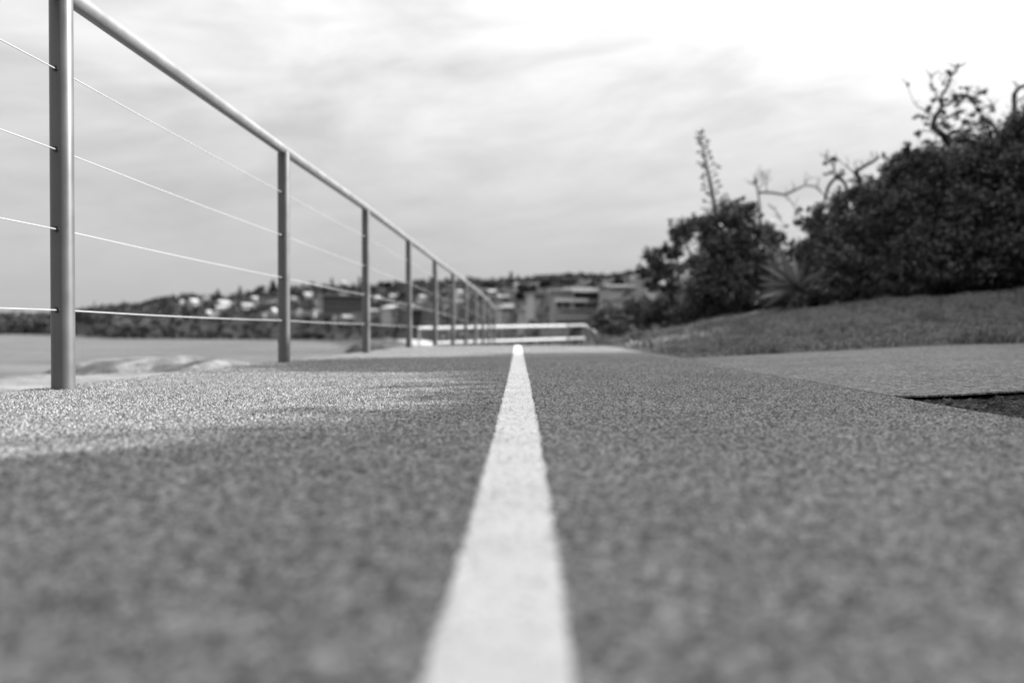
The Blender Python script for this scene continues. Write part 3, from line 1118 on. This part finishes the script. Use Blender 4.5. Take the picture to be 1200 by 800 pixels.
added_shade_tree('tall leafy tree right of the path, unseen and added for its shade, nearest the camera', -2.4, 3.55, lambda y: 5.5, 42000, 0.5, 1.0)
added_shade_tree('leafy tree with one high narrow top, unseen, added for shade right of the side pavement', 3.5, 7.9, lambda y: 5.5, 34000, 0.3, 2.0)
added_shade_tree('leafy tree on the grassy bank unseen on the right, added for shade', 7.6, 11.4, lambda y: 6.2 + (y - 7.6) * 0.6, 28000, 0.8, 3.0)


# small weed and a dead leaf at the railing
def weed():
    p0 = Vector((post_x(4.4) - 0.055, 4.4, zpath(4.4) - 0.02))
    root = tag(empty('weed', p0), 'tiny thin weed growing beside the second railing post', 'weed')
    m = MB()
    for k in range(4):
        e = Vector((random.uniform(-.035, .03), random.uniform(-.02, .02), random.uniform(0.10, 0.16)))
        m.tube([(0, 0, 0), e * 0.5 + Vector((0.006, 0, 0)), e], [0.0018, 0.0013, 0.0008], 5)
    m.build('stem', MAT['bark_pale'], root)
    C = np.array([(random.uniform(-.03, .03), random.uniform(-.02, .02), random.uniform(.03, .15)) for _ in range(26)])
    quads_object('leaves', leaf_quads(C, 0.014), MAT['leaf_grey'], root)


weed()
m = MB()
V, F = [], []
for i in range(6):
    t = i / 5
    w = 0.014 * math.sin(PI * min(1, t + 0.02)) + 0.001
    V += [(t * 0.075, -w, 0.012 + 0.02 * t * t + 0.006), (t * 0.075, 0, 0.012 + 0.02 * t * t), (t * 0.075, w, 0.012 + 0.02 * t * t + 0.006)]
for i in range(5):
    F += [(3 * i, 3 * i + 1, 3 * i + 4, 3 * i + 3), (3 * i + 1, 3 * i + 2, 3 * i + 5, 3 * i + 4)]
m.add(V, F, True)
o = m.build('dead_leaf', MAT['bark'], None, (-1.50, 3.18, land(-1.50, 3.18)))
o.rotation_euler = (0, 0, 0.3)
tag(o, 'small curled dead leaf lying at the path edge right of the first post', 'leaf')


# ------------------------------------------------------------------ far shore
RIDGE = [(-900, 378), (-300, 374), (0, 371), (60, 369), (100, 364), (135, 360), (165, 357), (200, 351), (230, 348), (262, 349), (300, 345), (330, 340), (370, 337), (410, 338), (440, 336), (480, 333), (520, 333), (560, 332), (600, 334), (640, 331), (680, 331), (720, 331), (760, 324), (850, 316), (1000, 318), (1500, 330)]
SHORE = [(-900, 1900), (0, 1600), (85, 1450), (105, 900), (135, 700), (200, 660), (330, 620), (430, 590), (480, 430), (540, 260), (600, 190), (660, 140), (720, 120), (800, 110), (1500, 110)]
TOP = [(-900, 2300), (0, 1950), (85, 1800), (110, 1250), (150, 1050), (300, 960), (420, 930), (500, 800), (600, 640), (700, 540), (800, 460), (1500, 420)]


def hill_pt(px, t):
    d0, d1 = interp(px, SHORE), interp(px, TOP)
    zb = -6.6 if px < 470 else -6.6 + 3.4 * sstep(470, 560, px)
    zr = HC + (HZ - interp(px, RIDGE)) / FP * d1
    d = d0 + (d1 - d0) * t
    if t <= 0:
        z = zb + t * 20
    elif t <= 1:
        s = 0.30 * sstep(0, 0.09, t) + 0.70 * t ** 0.85
        z = zb + (zr - zb) * s
    else:
        z = zr - (t - 1) * 0.12 * (zr - zb)
    return d, z


def hill_xyz(px, t):
    d, z = hill_pt(px, t)
    x = (px - 600) / FP * d
    if t > 0.02:
        z += nz(x * 0.02, d * 0.02, 3) * 2.2 * min(1, t * 5) * min(1.0, d / 800)
    return Vector((x, d, z))


def build_hill():
    pxs = list(range(-900, -60, 30)) + list(range(-60, 860, 6)) + list(range(860, 1501, 32))
    ts = [-0.05, 0, 0.02, 0.04, 0.06, 0.09, 0.12] + list(np.linspace(0.16, 1.0, 22)) + [1.1, 1.3, 1.7, 2.4]
    V = [hill_xyz(p, t) for t in ts for p in pxs]
    n = len(pxs)
    F = [(j * n + i, j * n + i + 1, (j + 1) * n + i + 1, (j + 1) * n + i) for j in range(len(ts) - 1) for i in range(n - 1)]
    tag(MB().add(V, F, True).build('hillside', MAT['cliff']), kind='structure')


build_hill()


def t_at(px, py):
    for k in range(1, 400):
        t = k / 400
        d, z = hill_pt(px, t)
        if HZ - (z - HC) / d * FP <= py:
            return t
    return 1.0


HOUSE_RECTS = []


def house(label, px, base, w, h, roof='gable', rh=3.0, wall='white', rmat='tile', cols=3, rows=1, yaw=0.0, name='house', cat='house', group='houses on the far hillside', deep=0.8, glass='glass', t=None):
    t = t_at(px, base) if t is None else t
    if px < 450 and cat == 'house':
        w, h, rh = w * 0.82, h * 0.85, rh * 0.85
    P = hill_xyz(px, t)
    d = P.y
    k = d / FP
    P.z = HC + (HZ - base) * k
    az = math.atan2(P.x, P.y)
    root = tag(empty(name, P, -az + yaw + (0.5 if cat in ('house', 'garage') else 0.0)), label, cat, group)
    W, H, D, R = w * k, h * k, w * k * deep, rh * k
    HOUSE_RECTS.append((px - w / 2 - 0.5, px + w / 2 + 0.5, base - h - rh - 0.5, base - 0.3, d))
    MB().box((0, D / 2, H / 2 - 2.0), (W, D, H + 4.0)).build('wall', MAT['h_' + wall], root)
    m = MB()
    ov = 0.06 * W + 0.2
    x0, x1, y0, y1 = -W / 2 - ov, W / 2 + ov, -ov, D + ov
    if roof == 'flat':
        m.box((0, D / 2, H + R / 2 + 0.01), (W + 2 * ov, D + 2 * ov, R))
    elif roof == 'gable':      # ridge runs across the view
        V = [(x0, y0, H), (x1, y0, H), (x1, y1, H), (x0, y1, H), (x0, D / 2, H + R), (x1, D / 2, H + R)]
        m.add(V, [(0, 1, 5, 4), (2, 3, 4, 5), (0, 4, 3), (1, 2, 5), (3, 2, 1, 0)])
    elif roof == 'front':      # gable faces the viewer
        V = [(x0, y0, H), (x1, y0, H), (x1, y1, H), (x0, y1, H), (0, y0, H + R), (0, y1, H + R)]
        m.add(V, [(0, 4, 5, 3), (1, 2, 5, 4), (0, 1, 4), (2, 3, 5), (3, 2, 1, 0)])
    else:                      # hip
        V = [(x0, y0, H), (x1, y0, H), (x1, y1, H), (x0, y1, H), (-W * .2, D / 2, H + R), (W * .2, D / 2, H + R)]
        m.add(V, [(0, 1, 5, 4), (2, 3, 4, 5), (3, 0, 4), (1, 2, 5), (3, 2, 1, 0)])
    m.build('roof', MAT['h_' + rmat], root)
    if cols:
        ww, wh = W / cols * 0.55, H / rows * 0.5
        for r in range(rows):
            for c in range(cols):
                x = -W / 2 + W * (c + 0.5) / cols
                z = H * (r + 0.52) / rows
                MB().box((x, -0.02, z), (ww, 0.12, wh)).build('window', MAT[glass], root)
    return root


house('small white house with tiled gable roof, leftmost of the bright cluster on the left ridge', 229, 357, 10, 5, 'gable', 3, 'white', 'pale', 3, 1)
house('bright white block above the leftmost small house on the left ridge', 242, 351.5, 8, 4.5, 'flat', 1, 'white', 'white', 2, 1)
house('long white house with bright roof left of the second railing post', 265, 359, 17, 5, 'gable', 3.5, 'white', 'white', 4, 1, 0.25)
house('pale low house below the long white house on the far hill', 258, 362.5, 9, 3, 'gable', 2, 'pale', 'pale', 2, 1, -0.3)
house('white terrace house between the long white house and the second railing post', 291, 361, 14, 4, 'gable', 3, 'pale', 'white', 3, 1, -0.2)
house('wide grey apartment block on the ridge just left of the second railing post', 316, 354, 26, 8, 'flat', 1, 'grey', 'slate', 7, 2, 0, 'apartment_block', 'apartments')
house('white house with steep sloping roof touching the second railing post on its left', 323, 367, 9, 3, 'gable', 4.5, 'white', 'white', 2, 1, 0.6)
house('small bright white cottage right of the second railing post', 351.5, 368, 6.5, 5, 'front', 2, 'white', 'white', 1, 1)
house('tiny pale hut on the far hill between the second and third posts', 370, 369, 5, 3, 'gable', 2, 'pale', 'tile', 1, 1, 0.4)
house('tall pale narrow tower block at the left end of the long grey apartments', 375, 362, 5, 14, 'flat', 1, 'cream', 'pale', 1, 4, 0, 'tower_block', 'apartments')
house('long dark grey apartment block between the second and third posts', 408, 366, 58, 19, 'flat', 1.5, 'slate', 'grey', 12, 3, 0.03, 'apartment_block', 'apartments', deep=0.3)
house('pale rooftop house above the long dark apartments', 403, 347.5, 11, 3, 'flat', 1.2, 'white', 'white', 3, 1)
house('white house on the skyline between the two dark pines', 404, 334, 8, 3, 'gable', 2, 'white', 'white', 2, 1)
house('small white cottage below the long dark apartments, nearer the third post', 393.5, 375, 5, 4, 'front', 2.5, 'white', 'white', 1, 1, 0.2)
house('pale cottage left of the small white cottage below the dark apartments', 388, 369, 5, 3, 'gable', 2, 'pale', 'pale', 1, 1)
house('grey house with long sloping roof left of the third railing post', 413, 376, 22, 4, 'gable', 4, 'grey', 'cream', 4, 1, 0.3)
house('pale house with broad gable front between the third and fourth posts', 467, 372, 22, 11, 'front', 4, 'cream', 'pale', 3, 2, 0.15)
house('low pale house with long roof right of the third railing post', 441, 367, 18, 3, 'gable', 3, 'grey', 'pale', 3, 1, -0.2)
house('small house on the slope between the fourth and fifth railing posts', 496, 352, 9, 4, 'hip', 3, 'cream', 'grey', 2, 1)
house('dark roofed house behind the left part of the white barrier', 492, 371, 24, 8, 'hip', 5, 'slate', 'slate', 3, 1, 0.2)
house('small white roofed house between the fifth and sixth railing posts', 525, 366, 9, 5, 'front', 4, 'white', 'pale', 1, 1, -0.3)
house('pale wall house beneath the small white roofed one', 517, 371, 8, 3, 'flat', 1, 'pale', 'pale', 2, 1)
house('grey hillside house seen between the sixth and seventh railing posts', 541, 360, 12, 6, 'hip', 3, 'grey', 'cream', 2, 1)
house('pale house with a wide hipped roof right of the railing end', 600, 367, 26, 6.5, 'hip', 5, 'cream', 'pale', 5, 1, -0.2)
house('pale church hall on the skyline under the two tall pines', 607, 339, 6, 5, 'front', 3, 'pale', 'pale', 1, 1)
house('small grey houses row on the slope below the two tall pines', 594, 352, 16, 4, 'gable', 2.5, 'grey', 'pale', 4, 1, 0.1)
house('small white cube house with one wide window right of the railing end', 620.5, 373.5, 16, 10, 'flat', 1.0, 'white', 'white', 1, 1, 0.1)
house('low white garage attached right of the small cube house', 631.5, 373.5, 5, 5, 'flat', 0.8, 'white', 'white', 1, 1, 0.1, 'garage', 'garage')
house('pale flat roofed house with a row of upright windows left of the large modern building', 635, 353, 22, 9, 'flat', 1.2, 'pale', 'pale', 6, 1, 0.05)
house('pale terrace house in front of the row of upright windows', 627, 362, 18, 6, 'flat', 1, 'pale', 'cream', 3, 1, 0.2)
house('dark flat house on the skyline above the large modern building', 666, 333.5, 24, 5, 'flat', 2, 'slate', 'dark', 4, 1)
house('long white house with many windows right of the large modern building', 733, 344, 40, 8, 'gable', 3, 'white', 'tile', 8, 1, -0.05)
house('pale house partly hidden behind the leggy little tree', 778, 345, 26, 12, 'gable', 5, 'pale', 'tile', 4, 2)
house('second pale house row below the long white house on the right', 742, 357, 30, 6, 'flat', 1, 'cream', 'cream', 6, 1, 0.1)


for spec in [
    ('low pale cottage at the foot of the left hill below the bright cluster', 246, 368, 7, 3, 'gable', 2, 'pale', 'pale', 2, 1, 0.2),
    ('small cream house on the rise left of the bright house cluster', 214, 356, 7, 3, 'hip', 2, 'cream', 'cream', 2, 1, -0.1),
    ('grey terrace with pale roof between the broad pine and the bright cluster', 303, 352, 14, 3, 'gable', 2.5, 'grey', 'cream', 3, 1, 0.1),
    ('pale cottage low on the hill left of the second railing post', 312, 371, 6, 3, 'front', 2, 'pale', 'white', 1, 1, 0.3),
    ('cream house above the small bright cottage right of the second post', 345, 352, 9, 3.5, 'hip', 2, 'cream', 'grey', 2, 1, 0.0),
    ('pale long house on the slope above the tall narrow tower block', 362, 347, 12, 3, 'gable', 2, 'cream', 'pale', 3, 1, 0.1),
    ('cream house on the hill just right of the third railing post', 444, 352, 12, 4, 'hip', 2.5, 'cream', 'pale', 2, 1, 0.2),
    ('pale small house above the broad gable fronted house', 462, 350, 8, 3, 'gable', 2, 'pale', 'cream', 2, 1, -0.2),
    ('cream house low on the slope right of the broad gable fronted house', 483, 362, 8, 3.5, 'gable', 2, 'cream', 'pale', 2, 1, 0.1),
    ('pale house near the skyline between the sixth and seventh railing posts', 540, 345, 9, 3.5, 'hip', 2, 'pale', 'cream', 2, 1, 0.1),
    ('white house on the upper slope right of the railing end', 578, 345, 8, 3.5, 'gable', 2, 'white', 'pale', 2, 1, -0.2),
    ('pale house between the railing end and the hipped roof house', 586, 359, 8, 4, 'flat', 1, 'pale', 'pale', 2, 1, 0.0),
    ('pale block on the skyline left of the wide low tree', 625, 337, 10, 4, 'flat', 1, 'cream', 'pale', 3, 1, 0.0),
]:
    house(*spec)


def modern_building():
    px, base = 690, 371
    t = t_at(px, base)
    P = hill_xyz(px, t)
    k = P.y / FP
    P.z = HC + (HZ - base) * k
    root = tag(empty('modern_building', P, -math.atan2(P.x, P.y) + 0.48), 'large modern building with thick white flat roof and dark glazing beyond the path end', 'building', 'houses on the far hillside')
    HOUSE_RECTS.append((645, 737, 334, 370, P.y))

    def bx(name, x0, x1, p0, p1, y0, y1, mat, parent=root):
        W = (x1 - x0) * k
        return MB().box((((x0 + x1) / 2 - px) * k, (y0 + y1) / 2 * k, (base - (p0 + p1) / 2) * k), (W, (y1 - y0) * k, (p1 - p0) * k)).build(name, mat, parent)
    bx('wall', 650, 706, 343, 380, 4, 22, MAT['h_grey'])
    bx('wall', 706, 722, 348, 380, 6, 20, MAT['h_cream'])
    r = bx('roof', 667, 708, 337.2, 341.8, -3, 25, MAT['h_bright'])
    bx('roof', 646, 666.8, 339, 341.6, 0, 23, MAT['h_cream'])
    for i in range(9):
        x = 669 + i * 4.1
        bx('window', x, x + 3.3, 342.6, 350, 3.4, 4.2, MAT['glass'])
    bx('balcony', 648, 688, 350.5, 353.5, -2, 4, MAT['h_bright'])
    bx('balcony', 654, 702, 362, 364, -3, 4, MAT['h_grey'])
    bx('terrace_wall', 640, 700, 367, 376, -6, 3.9, MAT['h_grey'])
    bx('garage_door', 671, 688, 352, 361, 3.5, 4.3, MAT['h_dark'])
    for x in (651, 660, 690, 697):
        bx('window', x, x + 5, 355, 360.5, 3.4, 4.2, MAT['glass'])
    bx('column', 704, 705.2, 342, 366, -2, -0.8, MAT['h_pale'])
    bx('column', 668, 669.2, 342, 366, -2, -0.8, MAT['h_pale'])


modern_building()

# individual skyline trees
def pine(label, px, base, top, w, mat='leaf_far_dark'):
    t = min(1.0, t_at(px, base))
    P = hill_xyz(px, t)
    k = P.y / FP
    P.z = HC + (HZ - base) * k - 1.0
    H, W = (base - top) * k + 1.0, w * k / 2
    root = tag(empty('pine_tree', P), label, 'pine tree', 'dark pines on the far skyline')
    MB().tube([(0, 0, -1), (0, 0, H * 0.5), (0, 0, H)], [0.5, 0.35, 0.08], 6).build('trunk', MAT['bark'], root)
    C = []
    n = 9
    for i in range(n):
        z = H * (0.22 + 0.78 * i / n)
        r = W * (1 - i / n) ** 0.8 + 0.25
        for a in range(9):
            an = a * 2 * PI / 9 + i
            q = RNG.uniform(0.2, 1, 7)[:, None] * np.array([[math.cos(an) * r, math.sin(an) * r, 0.05 * r]]) + RNG.normal(size=(7, 3)) * 0.1 * W + np.array([[0, 0, z]])
            C.append(q)
    quads_object('crown', leaf_quads(np.concatenate(C), max(0.25, W * 0.4), 0.6), MAT[mat], root)


def round_tree(label, px, base, top, w, mat='leaf_far_dark', n=420):
    t = min(1.0, t_at(px, base))
    P = hill_xyz(px, t)
    k = P.y / FP
    P.z = HC + (HZ - base) * k - 1.0
    H, W = (base - top) * k + 1.0, w * k / 2
    root = tag(empty('round_tree', P), label, 'tree', 'round trees on the far skyline')
    MB().tube([(0, 0, -1), (0.3, 0, H * 0.4), (0.1, 0, H * 0.75)], [0.55, 0.4, 0.15], 6).build('trunk', MAT['bark'], root)
    C = [cloud((RNG.uniform(-.5, .5) * W, RNG.uniform(-.5, .5) * W, H * RNG.uniform(.5, .75)), (W * .6, W * .6, H * .28), n // 5) for _ in range(5)]
    quads_object('crown', leaf_quads(np.concatenate(C), max(0.3, W * 0.35), 0.7), MAT[mat], root)


pine('dark pine at the right end of the bright house cluster on the left ridge', 255.5, 352, 339, 7)
pine('small pine left of the second railing post above the terrace house', 281.5, 347, 335, 6)
pine('broad dark pine touching the second railing post on its left side', 320, 344, 328, 11)
pine('slim dark pine left of the white skyline house', 389, 338, 325, 5)
pine('dark pine touching the third railing post on its left side', 421.5, 340, 323.5, 6)
pine('dark pine behind the fifth railing post', 509, 340, 322, 8)
pine('slim pine between the fifth and sixth railing posts', 523.5, 336, 324, 5)
pine('tallest pine above the church hall on the skyline', 599, 336, 317.5, 7)
pine('shorter pine right of the tallest pine above the church hall', 607, 334, 322, 6)
pine('thin pine on the low left headland beside the first post', 111, 366, 353, 4)
round_tree('thin umbrella shaped tree standing out on the left headland skyline', 144, 364, 353, 10, n=150)
round_tree('small bushy tree right of the umbrella shaped tree on the left headland', 159, 362, 354, 7)
round_tree('dark bushy tree topping the rise left of the bright house cluster', 195, 357, 346, 12)
round_tree('dark tree left of the broad pine by the second railing post', 302, 346, 334, 16)
round_tree('round tree on the skyline right of the third railing post', 456, 338, 329, 22)
round_tree('large round tree left of the row of upright windows', 617, 354, 335, 26, n=900)
round_tree('wide low tree on the skyline left of the dark flat house', 640, 336, 326.5, 22)
round_tree('dark tree on the skyline between the dark flat house and long white house', 697, 335, 326, 16)
round_tree('round tree on the skyline above the long white house', 724, 334, 325, 20)
round_tree('tree on the skyline right of the railing end, left of the tallest pine', 573, 338, 329, 22)


def build_bush():
    P = []
    n = 0
    tries = 0
    while n < 5200 and tries < 60000:
        tries += 1
        px = random.uniform(-60, 860)
        t = random.random() ** 1.2
        if px < 90 and t > 1:
            continue
        p = hill_xyz(px, t)
        k = p.y / FP
        rpx = random.uniform(2.2, 5.0)
        r = max(0.5, rpx * k)
        py = HZ - (p.z + r * 0.5 - HC) / k
        hit = False
        for (a, b_, c, e, d) in HOUSE_RECTS:
            if p.y < d + 12 and a - rpx * 0.7 < px < b_ + rpx * 0.7 and c - rpx * .7 < py < e + rpx * 0.45:
                hit = True
                break
        if hit:
            continue
        if nz(p.x * 0.012, p.y * 0.012, 4) < -0.28 and t > 0.12 and random.random() < 0.8:
            continue
        C = cloud((p.x, p.y, p.z + r * 0.45), (r, r, r * random.uniform(0.6, 1.0)), 34, 0.6)
        P.append(leaf_quads(C, r * 0.75, 0.7))
        n += 1
    o = quads_object('hillside_bush', np.concatenate(P), MAT['leaf_far'])
    tag(o, 'dark bushland covering the far hillside between the houses', 'bushland', kind='stuff')


build_bush()


def build_scrub():
    P = []
    for i in range(420):
        y = random.uniform(32.5, 60)
        px = random.uniform(492, 730)
        x = (px - 600) / FP * y + random.uniform(-.3, .3)
        if (px < 515 and y < 46) or (x > 1.6 and y < 42):
            continue
        z = land(x, y)
        top = HC + (HZ - 389 + random.uniform(-5, 1.5)) / FP * y
        h = max(0.4, top - z)
        P.append(leaf_quads(cloud((x, y, z + h * 0.45), (0.75, 0.75, h * 0.42), 110, 0.6), 0.16, 0.5))
    o = quads_object('coastal_scrub', np.concatenate(P), MAT['leaf_dark'])
    tag(o, 'dark coastal scrub behind the white barrier', 'scrub', kind='stuff')


build_scrub()


# ------------------------------------------------------------------ sky, sun, camera
SUN_AZ, SUN_EL = math.radians(70), math.radians(26)


def build_world():
    w = bpy.data.worlds.new('World')
    SC.world = w
    w.use_nodes = True
    g = NT(w.node_tree)
    bg = g.n['Background']
    sky = g.node('ShaderNodeTexSky', sky_type='NISHITA')
    sky.sun_disc = False
    sky.sun_elevation = SUN_EL
    sky.sun_rotation = SUN_AZ
    bw = g.node('ShaderNodeRGBToBW')
    g.put(bw.inputs[0], sky.outputs[0])
    tc = g.node('ShaderNodeTexCoord').outputs['Generated']
    sep = g.node('ShaderNodeSeparateXYZ')
    g.put(sep.inputs[0], tc)
    x, y, z = sep.outputs
    az = g.m('ARCTAN2', x, y)
    el = g.m('ARCSINE', z)
    # cloud sheet: brightness rises with height and towards the veiled sun
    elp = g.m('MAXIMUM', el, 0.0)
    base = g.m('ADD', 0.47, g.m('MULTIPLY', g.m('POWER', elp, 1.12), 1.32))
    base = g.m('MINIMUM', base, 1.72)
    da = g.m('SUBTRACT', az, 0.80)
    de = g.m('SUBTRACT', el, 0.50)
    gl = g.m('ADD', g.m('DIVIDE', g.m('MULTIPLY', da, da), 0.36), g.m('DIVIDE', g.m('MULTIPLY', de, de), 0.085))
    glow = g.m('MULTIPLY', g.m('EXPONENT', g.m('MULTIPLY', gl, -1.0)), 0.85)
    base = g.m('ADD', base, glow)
    # low unseen cloud away from the sun is greyed to darken the posts
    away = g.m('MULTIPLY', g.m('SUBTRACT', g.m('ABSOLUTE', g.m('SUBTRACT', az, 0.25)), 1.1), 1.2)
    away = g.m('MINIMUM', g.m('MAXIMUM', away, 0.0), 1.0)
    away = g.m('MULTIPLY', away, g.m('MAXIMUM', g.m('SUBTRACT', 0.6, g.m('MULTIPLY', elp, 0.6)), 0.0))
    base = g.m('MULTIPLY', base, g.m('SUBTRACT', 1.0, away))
    # streaky layers
    cx = g.node('ShaderNodeCombineXYZ')
    g.put(cx.inputs[0], az)
    g.put(cx.inputs[1], g.m('ADD', g.m('MULTIPLY', el, 2.6), g.m('MULTIPLY', az, -0.25)))
    n1 = g.noise(cx.outputs[0], 3.0, 6, 0.55, 0.6)
    n2 = g.noise(g.scalevec(cx.outputs[0], (1.0, 1.7, 1)), 6.5, 6, 0.6, 0.4)
    n = g.m('ADD', g.m('MULTIPLY', g.m('SUBTRACT', n1, 0.5), 1.0), g.m('MULTIPLY', g.m('SUBTRACT', n2, 0.5), 0.5))
    amp = g.m('ADD', 0.25, g.m('MINIMUM', g.m('MULTIPLY', elp, 3.0), 0.75))
    f = g.m('ADD', 1.0, g.m('MULTIPLY', n, amp))
    cl_ = g.m('MULTIPLY', base, f)
    # veil over the clear sky
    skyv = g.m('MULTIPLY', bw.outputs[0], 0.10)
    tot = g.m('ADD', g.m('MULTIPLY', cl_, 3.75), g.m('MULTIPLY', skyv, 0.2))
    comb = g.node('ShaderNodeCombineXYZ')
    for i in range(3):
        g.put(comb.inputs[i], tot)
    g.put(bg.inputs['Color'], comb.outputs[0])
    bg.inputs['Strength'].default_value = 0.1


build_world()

ld = bpy.data.lights.new('sun', 'SUN')
ld.energy = 4.3
ld.angle = math.radians(0.6)
ld.color = (1, 1, 1)
lo = bpy.data.objects.new('sun', ld)
COL.objects.link(lo)
sv = Vector((math.sin(SUN_AZ) * math.cos(SUN_EL), math.cos(SUN_AZ) * math.cos(SUN_EL), math.sin(SUN_EL)))
lo.rotation_euler = sv.to_track_quat('Z', 'Y').to_euler()
lo.location = sv * 50

cd = bpy.data.cameras.new('camera')
cam = bpy.data.objects.new('camera', cd)
COL.objects.link(cam)
cam.location = (0, 0, HC)
cam.rotation_euler = (math.radians(90) - math.atan(12.0 / FP), 0, 0)
cd.sensor_width = 36
cd.lens = 30
cd.clip_start = 0.01
cd.clip_end = 30000
cd.dof.use_dof = True
cd.dof.focus_distance = 2.0
cd.dof.aperture_fstop = 2.2
SC.camera = cam

SC.view_settings.view_transform = 'Standard'
SC.view_settings.look = 'None'
SC.view_settings.exposure = 1.4
SC.view_settings.gamma = 1.0
SC.view_settings.use_curve_mapping = False
SC.render.resolution_x, SC.render.resolution_y = 1024, 682
